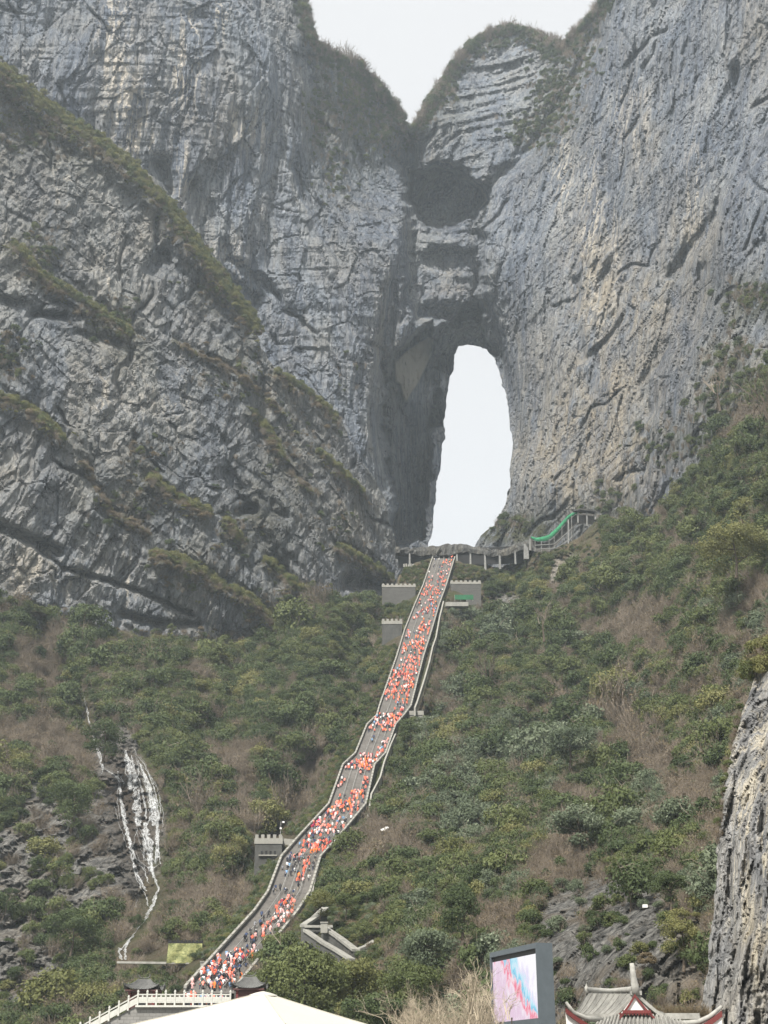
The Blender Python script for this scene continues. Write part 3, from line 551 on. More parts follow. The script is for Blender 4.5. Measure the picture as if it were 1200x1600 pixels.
g = MB(); NG = 40; ext = 1500
g.poly([(-ext, -400, 0), (ext, -400, 0), (ext, 2200, 0), (-ext, 2200, 0)], [(0, 1, 2, 3)])
M_ground = plain('ground_paving', (.22, .215, .20), .85, .12, .4)
ground = g.build('ground', M_ground); tag(ground, kind='structure')

# ================================================================== the stairway and what is built along it
M_step = plain('stair_stone', (.165, .155, .142), .85, .16, 1.2)
M_par = plain('parapet_stone', (.25, .243, .215), .8, .10, 1.5)
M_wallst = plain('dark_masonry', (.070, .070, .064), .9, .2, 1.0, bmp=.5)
M_rail = plain('handrail_steel', (.26, .26, .245), .5, .05, 1)
M_conc = plain('old_concrete', (.24, .235, .21), .85, .2, 1.5)

def lerp3(a, b, t): return a + (b - a) * t
stair = empty('stairway', stair_pt(.5, 1552), 'very long straight grey stone stairway climbing to the arch, crowded with people', 'stairway')
SO = np.array(stair.location)
rows = SA[:, 0]
def rel(p): return tuple(float(c) for c in (np.asarray(p) - SO))
PN = np.array([0, 0, 1.0])
for k in range(len(rows) - 2, -1, -1):                      # flights, from the bottom up
    y1, y0 = rows[k + 1], rows[k]
    A0, A1, B0, B1 = stair_pt(0, y1), stair_pt(1, y1), stair_pt(0, y0), stair_pt(1, y0)
    n_ = max(4, int(round((B0[2] - A0[2]) / .30))); fl = MB(); rowsP = []
    for i in range(n_):
        t0, t1 = i / n_, (i + 1) / n_
        L0, R0, L1, R1 = lerp3(A0, B0, t0), lerp3(A1, B1, t0), lerp3(A0, B0, t1), lerp3(A1, B1, t1)
        L0u, R0u = L0.copy(), R0.copy(); L0u[2], R0u[2] = L1[2], R1[2]
        rowsP += [[rel(L0), rel(R0)], [rel(L0u), rel(R0u)]]
    rowsP.append([rel(B0), rel(B1)])
    fl.grid(rowsP)
    down = lambda p, d: (p[0], p[1], p[2] - d)
    fl.grid([[rowsP[0][0], rowsP[-1][0]], [down(rowsP[0][0], 6), down(rowsP[-1][0], 6)]])
    fo = fl.build('flight', M_step, stair)
    # parapets: a low wall with posts on either side
    for side, (P, Q) in enumerate(((A0, B0), (A1, B1))):
        nrm = (A1 - A0); nrm = nrm / np.linalg.norm(nrm); out = nrm * (-.42 if side == 0 else .42)
        w = MB(); up = lambda p, h: np.array([p[0], p[1], p[2] + h]); dep = 3.0 if side == 0 else 7.0
        w.hexa([rel(up(P, -dep)), rel(up(P + out, -dep)), rel(up(Q + out, -dep)), rel(up(Q, -dep))][:: (1 if side else 1)], [rel(up(P, .75)), rel(up(P + out, .75)), rel(up(Q + out, .75)), rel(up(Q, .75))])
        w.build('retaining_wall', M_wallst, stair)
        w = MB(); o2 = out * 1.05; i2 = -out * .0
        w.hexa([rel(up(P + i2, .75)), rel(up(P + o2, .75)), rel(up(Q + o2, .75)), rel(up(Q + i2, .75))], [rel(up(P + i2, 1.15)), rel(up(P + o2, 1.15)), rel(up(Q + o2, 1.15)), rel(up(Q + i2, 1.15))])
        ln = np.linalg.norm(Q - P); m_ = max(1, int(ln / 2.4))
        for j in range(m_):
            c = lerp3(P, Q, (j + .5) / m_) + out * .5; w.box(*(lambda r: (r[0] - .2, r[0] + .2, r[1] - .2, r[1] + .2, r[2] + .6, r[2] + 1.32))(rel(c)))
        w.build('parapet', M_par, stair)
    for v_ in (.30, .52, .76):                                # handrails between the lanes
        h = MB(); P, Q = lerp3(A0, A1, v_), lerp3(B0, B1, v_)
        h.bar(rel(P + PN * .95), rel(Q + PN * .95), .07); m_ = max(1, int(np.linalg.norm(Q - P) / 3))
        for j in range(m_ + 1):
            c = rel(lerp3(P, Q, j / m_)); h.box(c[0] - .04, c[0] + .04, c[1] - .04, c[1] + .04, c[2], c[2] + .93)
        h.build('handrail', M_rail, stair)
# pale coping at the foot of the outer retaining wall, and the footpath that runs beside the stairs
def strip(name, pts, wid, hgt, mat, label, cat, group=None, under=3.0, posts=0):
    P = [at(*p) for p in pts]; e = empty(name, P[0], label, cat, group); O = P[0]; m_ = MB()
    for a, b_ in zip(P[:-1], P[1:]):
        a, b_ = a - O, b_ - O; dr = b_ - a; nr = np.array([dr[1], -dr[0], 0]); nr = nr / max(np.linalg.norm(nr), 1e-6) * wid / 2
        u = PN * hgt; dn = PN * -under
        m_.hexa([a - nr + dn, a + nr + dn, b_ + nr + dn, b_ - nr + dn], [a - nr + u, a + nr + u, b_ + nr + u, b_ - nr + u])
    m_.build('coping', mat, e)
    if posts:
        q = MB()
        for a, b_ in zip(P[:-1], P[1:]):
            k = max(1, int(np.linalg.norm(b_ - a) / posts))
            for j in range(k):
                c = lerp3(a, b_, j / k) - O; q.box(c[0] - .12, c[0] + .12, c[1] - .12, c[1] + .12, c[2], c[2] + hgt + .9)
            q.bar(a - O + PN * (hgt + .85), b_ - O + PN * (hgt + .85), .12)
        q.build('railing', M_rail, e)
    return e
strip('channel_wall', [(693, 941, 500), (687, 965, 488), (681, 998, 463), (676, 1012, 455), (671, 1035, 440), (663, 1063, 421), (652, 1098, 402), (648, 1108, 397)], .5, .5, M_par, 'pale kerb of the drainage channel beside the upper stairs', 'kerb', under=2)
strip('footpath_rail', [(618, 1150, 372), (610, 1168, 364), (600, 1195, 352), (594, 1218, 342), (580, 1245, 330), (577, 1268, 322), (574, 1288, 315), (565, 1305, 309)], .4, .7, M_par, 'thin pale railing wall curving away below the middle of the stairs', 'railing', under=2)
strip('channel_wall', [(498, 1350, 286), (492, 1375, 277), (487, 1402, 267)], .4, .6, M_par, 'short pale kerb right beside the lower bend of the stairs', 'kerb', under=2)

m, n, b = mat_new('battlement_masonry'); p_ = nd(n, 'ShaderNodeTexCoord').outputs['Object']; M_batt = m
br_ = nd(n, 'ShaderNodeTexBrick'); mp = nd(n, 'ShaderNodeMapping'); mp.inputs['Rotation'].default_value = (R(90), 0, 0); n.links.new(p_, mp.inputs[0]); n.links.new(mp.outputs[0], br_.inputs[0])
br_.inputs['Scale'].default_value = 1; br_.inputs['Brick Width'].default_value = 1.1; br_.inputs['Row Height'].default_value = .5; br_.inputs['Mortar Size'].default_value = .05
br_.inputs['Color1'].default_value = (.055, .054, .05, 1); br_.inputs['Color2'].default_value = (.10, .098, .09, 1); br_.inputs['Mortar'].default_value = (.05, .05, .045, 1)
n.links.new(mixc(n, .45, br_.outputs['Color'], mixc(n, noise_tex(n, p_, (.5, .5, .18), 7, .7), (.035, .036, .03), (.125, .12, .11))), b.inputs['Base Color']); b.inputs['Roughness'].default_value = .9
def crenel_wall(px0, px1, pyt, pyb, Y, depth, label, name='wall', cat='wall', merl=None, face=M_batt, right=None, parh=None):
    """block of masonry with a pale battlement; pixel rectangle of its front face"""
    a, b_ = at(px0, pyt, Y), at(px1, pyt, Y); zb = at(px0, pyb, Y)[2]; e = empty(name, (a[0], Y, zb), label, cat); w = b_[0] - a[0]; H = a[2] - zb
    ph = parh or min(2.0, H * .25)
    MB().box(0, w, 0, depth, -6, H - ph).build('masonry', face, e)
    pr = MB(); k = merl or max(3, int(w / 1.6)); mw = w / (k - .45)
    pr.box(-.15, w + .15, -.15, .35, H - ph + .003, H - ph * .4)
    pr.box(-.15, .35, .352, depth, H - ph + .003, H - ph * .4); pr.box(w - .35, w + .15, .352, depth, H - ph + .003, H - ph * .4)
    pr.build('parapet', M_par, e)
    for j in range(k): MB().box(j * mw, j * mw + mw * .55, -.12, .32, H - ph * .4 + .002, H).build('merlon', M_par, e)
    for s_ in (0, w - .3):
        kk = max(2, int(depth / 1.6))
        for j in range(1, kk): MB().box(s_, s_ + .3, j * depth / kk, j * depth / kk + .8, H - ph * .4 + .002, H).build('merlon', M_par, e)
    return e, w, H
crenel_wall(597, 649, 912, 934, 527, 8, 'low grey battlement wall left of the upper stairs, under the arch', 'battlement_wall')
crenel_wall(704, 751, 907, 929, 532, 8, 'low grey battlement wall right of the upper stairs, green strip below', 'battlement_wall')
t, w, H = crenel_wall(597, 628, 967, 1008, 480, 7, 'small square stone watchtower left of the upper flight', 'watchtower', 'tower', 5, M_wallst)
t2, w2, H2 = crenel_wall(399, 441, 1304, 1356, 300, 7.5, 'square stone watchtower with pale parapet and a lamp, left of the middle stairs', 'watchtower', 'tower', 5, M_wallst, parh=2.0)
lg = MB().box(.9, w2 - 1.0, -.5, 0, H2 - 4.6, H2 - 4.35); lg.build('ledge', M_par, t2)
for i in range(4): MB().box(1.3 + i * .95, 1.75 + i * .95, -.06, .1, H2 - 4.3, H2 - 3.5).build('slot', plain('slot_dark', (.02, .02, .02), .9, 0) if i == 0 else bpy.data.materials['slot_dark'], t2)
# its parapet runs back to the stairs
a0, a1 = at(441, 1306, 300), at(463, 1319, 303)
e = empty('terrace_wall', (a0[0], a0[1], a0[2] - 2), 'pale parapet linking the lamp tower to the stairs', 'wall'); O = np.array(e.location)
MB().bar(tuple(a0 - O + np.array([.3, 2, -.9])), tuple(stair_pt(0, 1319) - O + np.array([0, .3, .3])), .4, 1.3).build('parapet', M_par, e)
lp = at(440, 1306, 299.8); e = empty('lamp_post', (lp[0] - .4, 302.0, lp[2] - .9), 'slim lamp post with two white heads on the lower watchtower', 'lamp')
MB().tube([(0, 0, 0), (0, 0, 4.4)], [.09, .06]).build('pole', M_rail, e); MB().tube([(0, 0, 4.2), (.45, 0, 4.3)], .04).build('arm', M_rail, e)
M_white = plain('white_paint', (.75, .75, .72), .5, .03, 2)
MB().box(.35, .8, -.25, .25, 4.05, 4.4).build('lamp_head', M_white, e); MB().box(-.2, .2, -.2, .2, 2.7, 3.05).build('lamp_head', M_white, e)
e = empty('viewing_platform', at(627, 1116, 399), 'small pale concrete balcony jutting right of the stairs at the dense crowd', 'platform')
MB().box(0, 6.6, 0, 5, -1.2, -.3).build('slab', M_conc, e); MB().box(-.1, 6.7, -.2, .05, -.297, 1.0).build('parapet', M_par, e); MB().box(6.45, 6.7, .052, 5, -.297, 1.0).build('parapet', M_par, e)
e = empty('platform_support', at(706, 941, 508), 'short pale retaining slab below the right battlement wall', 'wall')
MB().box(-2.5, 6.5, 0, 3, -1.6, .1).build('slab', M_conc, e)
M_green = plain('green_net', (.03, .19, .09), .9, .3, 1.2, bmp=.6)
e = empty('green_fence', at(710, 939, 515), 'strip of dark green netting under the right battlement wall', 'fence')
MB().box(.2, 7.6, 0, .12, .6, 2.6).build('net', plain('dark_green_net', (.02, .11, .05), .8, .2, 2), e)
for i in range(4): MB().box(.1 + i * 2.4, .25 + i * 2.4, .14, .3, 0, 2.7).build('post', M_rail, e)

# ---- rock-shelter gallery on the lip of the arch
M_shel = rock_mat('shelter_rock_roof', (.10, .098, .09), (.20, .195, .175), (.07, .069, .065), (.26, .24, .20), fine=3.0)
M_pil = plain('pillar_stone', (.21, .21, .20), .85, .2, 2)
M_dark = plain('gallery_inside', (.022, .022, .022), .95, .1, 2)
gal = empty('rock_shelter', at(690, 880, 566), 'long stone-roofed shelter on pillars across the foot of the arch', 'shelter'); GO = np.array(gal.location)
GT = [(618, 853, 862, 567), (640, 856, 866, 566), (672, 854, 868, 565), (700, 850, 867, 564), (722, 850, 862, 563), (745, 854, 864, 562), (765, 857, 868, 560), (785, 859, 869, 557), (800, 853, 864, 553), (820, 846, 856, 551), (836, 842, 852, 549)]
rg_ = MB(); up_, lo_ = [], []; rr = random.Random(5)
NG_ = 46
for i in range(NG_):
    x = 618 + (836 - 618) * i / (NG_ - 1); yt = np.interp(x, [g_[0] for g_ in GT], [g_[1] for g_ in GT]) + rr.uniform(-1.3, 1.3); yb = np.interp(x, [g_[0] for g_ in GT], [g_[2] for g_ in GT]) + rr.uniform(-1, 1.6); Y = np.interp(x, [g_[0] for g_ in GT], [g_[3] for g_ in GT])
    p = at(x, yt, Y) - GO; q = at(x, yb, Y) - GO; o1 = rr.uniform(-.5, .5); o2 = rr.uniform(-.4, .4)
    up_.append([q + (0, 9, .4), q + (0, o1, 0), (p + q) / 2 + (0, o2 - .5, 0), p + (0, o1 + .2, 0), p + (0, 3, .7 + o2), p + (0, 9, .8)])
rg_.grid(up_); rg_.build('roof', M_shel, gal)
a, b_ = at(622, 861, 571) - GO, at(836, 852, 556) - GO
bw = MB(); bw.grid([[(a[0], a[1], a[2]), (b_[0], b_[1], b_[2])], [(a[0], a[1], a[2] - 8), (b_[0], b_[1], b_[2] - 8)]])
bw.grid([[(a[0], a[1] + .5, a[2]), (b_[0], b_[1] + .5, b_[2])], [(a[0], a[1] + .5, a[2] - 8), (b_[0], b_[1] + .5, b_[2] - 8)]]); bw.build('back_wall', M_dark, gal)  # near-black wall: the shade inside the openings is put into its colour
for x, w_, y0_, y1_ in [(714, 3.2, 858, 885), (735, 3.0, 860, 882), (758, 3.6, 864, 888), (781, 3.6, 867, 884), (805, 2.8, 860, 876), (822, 8, 850, 868), (640, 2.6, 864, 880)]:
    Y = np.interp(x, [g_[0] for g_ in GT], [g_[3] for g_ in GT]) - .1; p, q = at(x - w_ / 2, y0_, Y) - GO, at(x + w_ / 2, y1_, Y) - GO; w2_ = q[0] - p[0]
    MB().hexa([(p[0] - .1, p[1], q[2] - 1.5), (q[0] + .1, p[1], q[2] - 1.5), (q[0] + .1, p[1] + 1.2, q[2] - 1.5), (p[0] - .1, p[1] + 1.2, q[2] - 1.5)], [(p[0] + .08, p[1], p[2]), (q[0] - .05, p[1], p[2]), (q[0] - .05, p[1] + 1.2, p[2]), (p[0] + .08, p[1] + 1.2, p[2])]).build('pillar', M_pil, gal)
# sloping gallery on the cliff, wrapped in green net
g2 = empty('covered_walkway', at(870, 855, 540), 'scaffolded walkway climbing the cliff right of the arch, wrapped in green netting', 'walkway'); G2 = np.array(g2.location)
NT = [(830, 839, 1.0), (838, 842, 1.6), (850, 840.5, 2.0), (858, 838, 2.2), (866, 831, 2.2), (873, 824, 2.1), (880, 816, 2.0), (888, 807, 1.8), (896, 802, 1.4), (902, 800, 1.0)]
net = []
for i in range(37):
    t_ = i / 36 * (len(NT) - 1); k = min(int(t_), len(NT) - 2); f = t_ - k; x, y, h = [NT[k][j] * (1 - f) + NT[k + 1][j] * f for j in range(3)]; p = at(x, y, 541) - G2; s_ = .25 * math.sin(i * 1.9)
    net.append([p + (0, 0, -h * .75 + s_ * .4), p + (0, -.5, -h * .3), p + (0, s_ - .2, h * .2), p + (0, .6, h * .45 + s_ * .3), p + (0, 2.6, h * .5)])
nm = MB(); nm.grid(net); nm.build('green_net', M_green, g2, smooth=True)
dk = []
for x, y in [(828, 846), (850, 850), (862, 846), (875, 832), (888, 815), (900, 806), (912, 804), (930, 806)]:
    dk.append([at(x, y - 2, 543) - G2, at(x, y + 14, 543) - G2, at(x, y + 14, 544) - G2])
dm = MB(); dm.grid(dk); dm.build('netting_behind', plain('scaffold_netting', (.10, .095, .085), .9, .3, 1.5), g2)  # dull brown-grey netting hung behind the green net
rf = MB()
for (xa, ya), (xb, yb) in [((896, 799), (907, 797.5)), ((907, 797.5), (918, 798.5)), ((918, 798.5), (930, 800))]:
    rf.bar(tuple(at(xa, ya, 540.5) - G2), tuple(at(xb, yb, 540.5) - G2), 3, .8)
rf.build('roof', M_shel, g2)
for x, ya, yb in [(903, 801, 817), (917, 801, 822), (930, 801, 812), (888, 812, 850), (878, 822, 848), (866, 838, 858), (858, 842, 862), (846, 846, 862), (836, 846, 862), (828, 842, 860), (893, 806, 846)]:
    a, b_ = at(x, ya, 540.6) - G2, at(x, yb, 540.6) - G2; MB().bar(tuple(a), tuple(b_), .55 if x > 897 or x in (888, 828) else .22).build('post', M_pil, g2)
for i, (xa, ya, xb, yb) in enumerate([(836, 852, 866, 850), (866, 850, 893, 826), (840, 858, 870, 856), (870, 856, 893, 840)]):
    MB().bar(tuple(at(xa, ya, 540.3) - G2), tuple(at(xb, yb, 540.3) - G2), .2).build('scaffold_tube', M_rail, g2)
# low wall on the left of the stair head
e = empty('terrace_wall', at(630, 884, 566), 'low broken pale wall left of the stair head under the shelter', 'wall')
for i in range(9): MB().box(i * 1.0, i * 1.0 + .7, 0, .5, -.5, .9 + .25 * math.sin(i * 2.4)).build('block', M_par, e)

# ---- zigzag walls and path right of the lower stairs
def slab_wall(pts, h, thick, label, top=M_conc, name='retaining_wall'):
    P = [at(*p) for p in pts]; O = P[0]; e = empty(name, O, label, 'wall')
    for a, b_ in zip(P[:-1], P[1:]):
        a, b_ = a - O, b_ - O; dr = b_ - a; nr = np.array([dr[1], -dr[0], 0]); nr = nr / np.linalg.norm(nr) * thick / 2
        if nr[1] > 0: nr = -nr
        H_ = PN * h
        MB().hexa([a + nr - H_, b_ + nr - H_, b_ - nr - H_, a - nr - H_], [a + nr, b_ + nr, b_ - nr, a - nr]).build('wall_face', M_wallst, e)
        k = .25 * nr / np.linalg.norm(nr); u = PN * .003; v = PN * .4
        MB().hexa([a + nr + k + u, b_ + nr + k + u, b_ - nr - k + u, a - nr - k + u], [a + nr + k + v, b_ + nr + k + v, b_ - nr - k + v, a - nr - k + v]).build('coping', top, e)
    return e
slab_wall([(474, 1448, 232), (492, 1436, 236), (508, 1421, 244)], 2.6, .8, 'dark sloping wall with pale coping beside the lowest stairs')
slab_wall([(476, 1450, 231), (520, 1450, 231)], .6, .6, 'narrow pale slab at the foot of the sloping dark wall')
slab_wall([(505, 1450, 229), (530, 1467, 226), (556, 1487, 222)], 3.4, .9, 'dark wall with broad pale coping descending to the right of the stairs')
slab_wall([(557, 1487, 222), (575, 1480, 224), (592, 1469, 228)], 3.2, .8, 'dark wall with pale coping rising to meet the broad descending wall')
slab_wall([(478, 1456, 221), (505, 1475, 219), (528, 1488, 217), (550, 1502, 215)], 1.2, 1.0, 'lower pale ramp parallel to the broad descending wall')
e = empty('wall_block', at(506, 1452, 227), 'small pale block at the bend of the zigzag walls', 'wall'); MB().box(-.5, .6, -.5, .6, -.6, .9).build('block', M_par, e); MB().box(-.6, .7, -.6, .7, .903, 1.1).build('cap', M_conc, e)

# ---- green netting panel on the slope
gp = empty('netting_panel', at(261, 1505, 243), 'yellow-green netting panel on posts between the waterfall and the stairs', 'screen'); GP = np.array(gp.location)
tl, tr, br, bl = at(263, 1474, 243) - GP, at(316, 1474, 243) - GP, at(317, 1505, 243) - GP, at(260, 1505, 243) - GP
rws = []
for i in range(9):
    r_ = []
    for j in range(17): p = lerp3(lerp3(tl, tr, j / 16), lerp3(bl, br, j / 16), i / 8); r_.append(p + (0, .12 * math.sin(j * .9 + i * .7) + .05 * math.sin(j * 2.3), 0))
    rws.append(r_)
nn = MB(); nn.grid(rws); m, n, b = mat_new('yellow_green_net'); p_ = nd(n, 'ShaderNodeTexCoord').outputs['Object']
n.links.new(mixc(n, ramp(n, noise_tex(n, p_, (1.0, 1.0, 1.6), 9, .8, .5), [(.40, 0), (.62, 1)]), (.08, .10, .025), (.36, .36, .15)), b.inputs['Base Color']); b.inputs['Roughness'].default_value = .7; M_net = m
nn.build('net', M_net, gp, smooth=True)
MB().bar(tuple(tl + (0, .2, .1)), tuple(tr + (0, .2, .1)), .18).build('top_rail', M_dark, gp)
MB().bar(tuple(bl + (0, .2, 0)), tuple(br + (0, .2, 0)), .25).build('bottom_rail', M_conc, gp)
for j in range(5): p = lerp3(bl, br, j / 4); q = lerp3(tl, tr, j / 4); MB().bar(tuple(p + (0, .25, -.8)), tuple(q + (0, .25, .7)), .14).build('post', M_dark, gp)
for j in range(9): q = lerp3(tl, tr, (j + .5) / 9); MB().box(q[0] - .25, q[0] + .25, q[1] + .1, q[1] + .4, q[2] + .12, q[2] + .5).build('sandbag', M_dark, gp)
e = empty('path', at(185, 1504, 246), 'thin pale concrete path running from the waterfall pool to the netting', 'path')
MB().bar((0, 0, 0), tuple(at(262, 1505, 243.5) - at(185, 1504, 246)), 1.2, .35).build('paving', M_conc, e)
e = empty('marker_post', at(315, 1530, 236), 'pale concrete post below the right corner of the netting panel', 'post')
MB().box(-.3, .3, -.3, .3, 0, 2.6).build('shaft', M_conc, e); MB().box(-.4, .4, -.4, .4, 2.603, 2.8).build('cap', M_conc, e)

# ---- waterfall
m, n, b = mat_new('white_water'); p_ = pos(n); M_water = m
n.links.new(mixc(n, noise_tex(n, p_, (.8, .8, .35), 6, .7), (.46, .48, .48), (.74, .75, .74)), b.inputs['Base Color']); b.inputs['Roughness'].default_value = .35
n.links.new(ramp(n, noise_tex(n, p_, (4.5, 4.5, 1.2), 8, .82), [(.40, 0), (.62, .85)]), b.inputs['Alpha'])
m, n, b = mat_new('thin_water_veil'); p_ = pos(n); M_veil = m
b.inputs['Base Color'].default_value = (.74, .76, .76, 1); b.inputs['Roughness'].default_value = .35
n.links.new(ramp(n, noise_tex(n, p_, (1.9, 1.9, .45), 7, .78, .8), [(.42, 0), (.68, .85)]), b.inputs['Alpha'])
wf = empty('waterfall', at(200, 1500, 250)); tag(wf, kind='structure'); WO = np.array(wf.location)
FALLS = [([(130, 1083), (134, 1100), (137, 1122), (144, 1140), (149, 1160), (156, 1176), (160, 1190), (160, 1203)], 1.5, 3.5), ([(153, 1180), (160, 1185), (162, 1200), (158, 1210)], 1, 2), ([(160, 1200), (170, 1206), (182, 1212), (188, 1225), (188, 1250), (192, 1280), (200, 1305), (206, 1325), (213, 1345), (226, 1360), (232, 1380)], 1.5, 4),
         ([(182, 1170), (196, 1172), (200, 1186), (204, 1215)], 1.5, 3), ([(197, 1186), (196, 1210), (206, 1218)], 1, 2.5), ([(207, 1166), (214, 1180), (224, 1192), (232, 1210), (240, 1230), (245, 1250), (248, 1270), (246, 1300), (248, 1330), (250, 1350)], 2, 5), ([(212, 1180), (216, 1195), (216, 1215), (222, 1232), (228, 1262), (228, 1280)], 2, 5),
         ([(222, 1192), (226, 1215), (236, 1240), (240, 1262), (246, 1278)], 1.5, 4), ([(218, 1196), (230, 1215), (238, 1238)], 2, 5), ([(246, 1275), (234, 1280), (229, 1292), (230, 1310), (235, 1330), (237, 1350), (240, 1372)], 3, 6), ([(216, 1290), (224, 1305), (230, 1325), (234, 1345)], 2, 4), ([(243, 1285), (246, 1310), (244, 1330), (242, 1350)], 1.5, 3),
         ([(236, 1340), (238, 1360), (244, 1378), (248, 1388), (243, 1400), (238, 1415), (232, 1425), (228, 1436)], 4, 9), ([(206, 1340), (212, 1370), (222, 1390), (230, 1405), (232, 1416)], 2, 4), ([(196, 1338), (210, 1340), (224, 1350), (234, 1358)], 1, 3), ([(214, 1452), (206, 1464), (196, 1476), (186, 1486), (190, 1500)], 4, 7), ([(205, 1466), (195, 1482), (196, 1500)], 5, 8), ([(184, 1480), (190, 1484)], 4, 6),
         ([(190, 1262), (198, 1300), (208, 1322), (210, 1345)], 1, 3), ([(222, 1265), (216, 1286), (206, 1330)], 1, 2), ([(214, 1237), (226, 1240), (238, 1244)], 2, 2), ([(248, 1350), (240, 1356), (232, 1360)], 2, 3), ([(163, 1202), (175, 1208), (192, 1222)], 1.5, 3), ([(240, 1230), (250, 1262), (249, 1280)], 1, 2), ([(206, 1395), (214, 1405), (212, 1420)], 1, 2)]
rr = random.Random(3)
FALLS.append(([(229, 1432), (224, 1442), (214, 1452)], 3, 4))
for _k in range(22):
    ln0, w0_, w1_ = FALLS[rr.choice([2, 5, 6, 7, 8, 9, 10, 11])]; a_ = rr.randint(0, max(0, len(ln0) - 4)); dx_ = rr.uniform(-9, 7); FALLS.append(([(x + dx_ + rr.uniform(-2, 2), y) for x, y in ln0[a_:a_ + 4]], .8, 1.8))
VEILS = [([(206, 1180), (211, 1215), (213, 1250), (216, 1290)], 6, 20), ([(216, 1188), (228, 1215), (238, 1250), (241, 1290)], 6, 20), ([(226, 1285), (232, 1320), (237, 1362)], 22, 14), ([(184, 1205), (189, 1250), (197, 1295), (208, 1335)], 7, 12), ([(240, 1240), (246, 1290), (246, 1340)], 8, 10), ([(196, 1172), (202, 1200), (204, 1235)], 12, 12), ([(132, 1090), (140, 1130), (152, 1170), (160, 1200)], 3, 6), ([(165, 1202), (180, 1212), (188, 1222)], 6, 8), ([(203, 1330), (214, 1366), (228, 1392)], 6, 8)]
for ln, w0, w1 in VEILS + FALLS:
    veil = (ln, w0, w1) in VEILS
    L = [np.hypot(ln[i + 1][0] - ln[i][0], ln[i + 1][1] - ln[i][1]) for i in range(len(ln) - 1)]; tot = sum(L); n_ = max(4, int(tot / 3)); rws = []
    for i in range(n_ + 1):
        t_ = i / n_ * tot; k = 0
        while k < len(L) - 1 and t_ > L[k]: t_ -= L[k]; k += 1
        f = min(1, t_ / L[k]); x = ln[k][0] * (1 - f) + ln[k + 1][0] * f + rr.uniform(-1.1, 1.1); y = ln[k][1] * (1 - f) + ln[k + 1][1] * f
        w_ = (w0 + (w1 - w0) * i / n_) * rr.uniform(.3, .95) * min(1, .3 + 3 * i / n_, .3 + 3 * (n_ - i) / n_ + .4) ; row = []
        for s_ in (-1, -.4, .4, 1):
            X = x + s_ * w_ * .5; Y = float(S.depth(X, y)) - .5 - .5 * (1 - s_ * s_) ; row.append(at(X, y, Y) - WO)
        rws.append(row)
    mbw = MB(); mbw.grid(rws); mbw.build('water_veil' if veil else 'water_strand', M_veil if veil else M_water, wf, smooth=True)

# ================================================================== vegetation
def rand_unit(r, n):
    v = r.normal(size=(n, 3)); return v / np.linalg.norm(v, axis=1)[:, None]
def leaf_faces(r, cen, out, size, tint, aspect=1.6, up=.25):
    """one bent leaf spray (two triangles sharing the midrib) per centre"""
    n = len(cen); nrm = out * .9 + rand_unit(r, n) * .9 + np.array([0, 0, up]); nrm /= np.linalg.norm(nrm, axis=1)[:, None]
    a = np.cross(nrm, rand_unit(r, n)); a /= np.maximum(np.linalg.norm(a, axis=1), 1e-6)[:, None]; b_ = np.cross(nrm, a)
    s_ = (size * r.uniform(.6, 1.35, n))[:, None]
    V = np.stack([cen - a * s_ * aspect * .5, cen + b_ * s_ * .42 - nrm * s_ * .12, cen + a * s_ * aspect * .5 - nrm * s_ * .15, cen - b_ * s_ * .42 - nrm * s_ * .12], 1).reshape(-1, 3)
    return V, np.arange(n * 4).reshape(-1, 4), np.repeat(tint, 1)
def crown_pts(r, n, R_, H_, clumps, shell=.75, rc=.36, base=0.0, conic=0.0):
    """leaf centres gathered in clumps through an uneven crown of radius R_ and height H_"""
    c = rand_unit(r, clumps); c[:, 2] = np.where(r.uniform(0, 1, clumps) < .7, np.abs(c[:, 2]), c[:, 2]); rad = r.uniform(.3, 1, clumps) ** .5
    c = c * rad[:, None] * np.array([R_ * shell, R_ * shell, H_ * .5 * shell]) + np.array([0, 0, H_ * .42])
    if conic: c[:, :2] *= (1 - conic * np.clip(c[:, 2:] / H_, 0, 1))
    sz = r.uniform(.6, 1.25, clumps) * rc * min(R_, H_ * .8)
    k = r.integers(0, clumps, n); u = rand_unit(r, n); rr_ = r.uniform(.45, 1.05, n)
    P = c[k] + u * (sz[k] * rr_)[:, None] * np.array([1.15, 1.15, .75]); P[:, 2] = np.maximum(P[:, 2], .02) + base
    ctr = np.array([0, 0, H_ * .35 + base]); o = u * .7 + (P - ctr) / np.linalg.norm(P - ctr, axis=1)[:, None] * .5; o /= np.linalg.norm(o, axis=1)[:, None]
    t = np.clip(r.uniform(0, 1, clumps)[k] * .65 + r.uniform(0, .35, n), 0, 1)
    return P, o, t
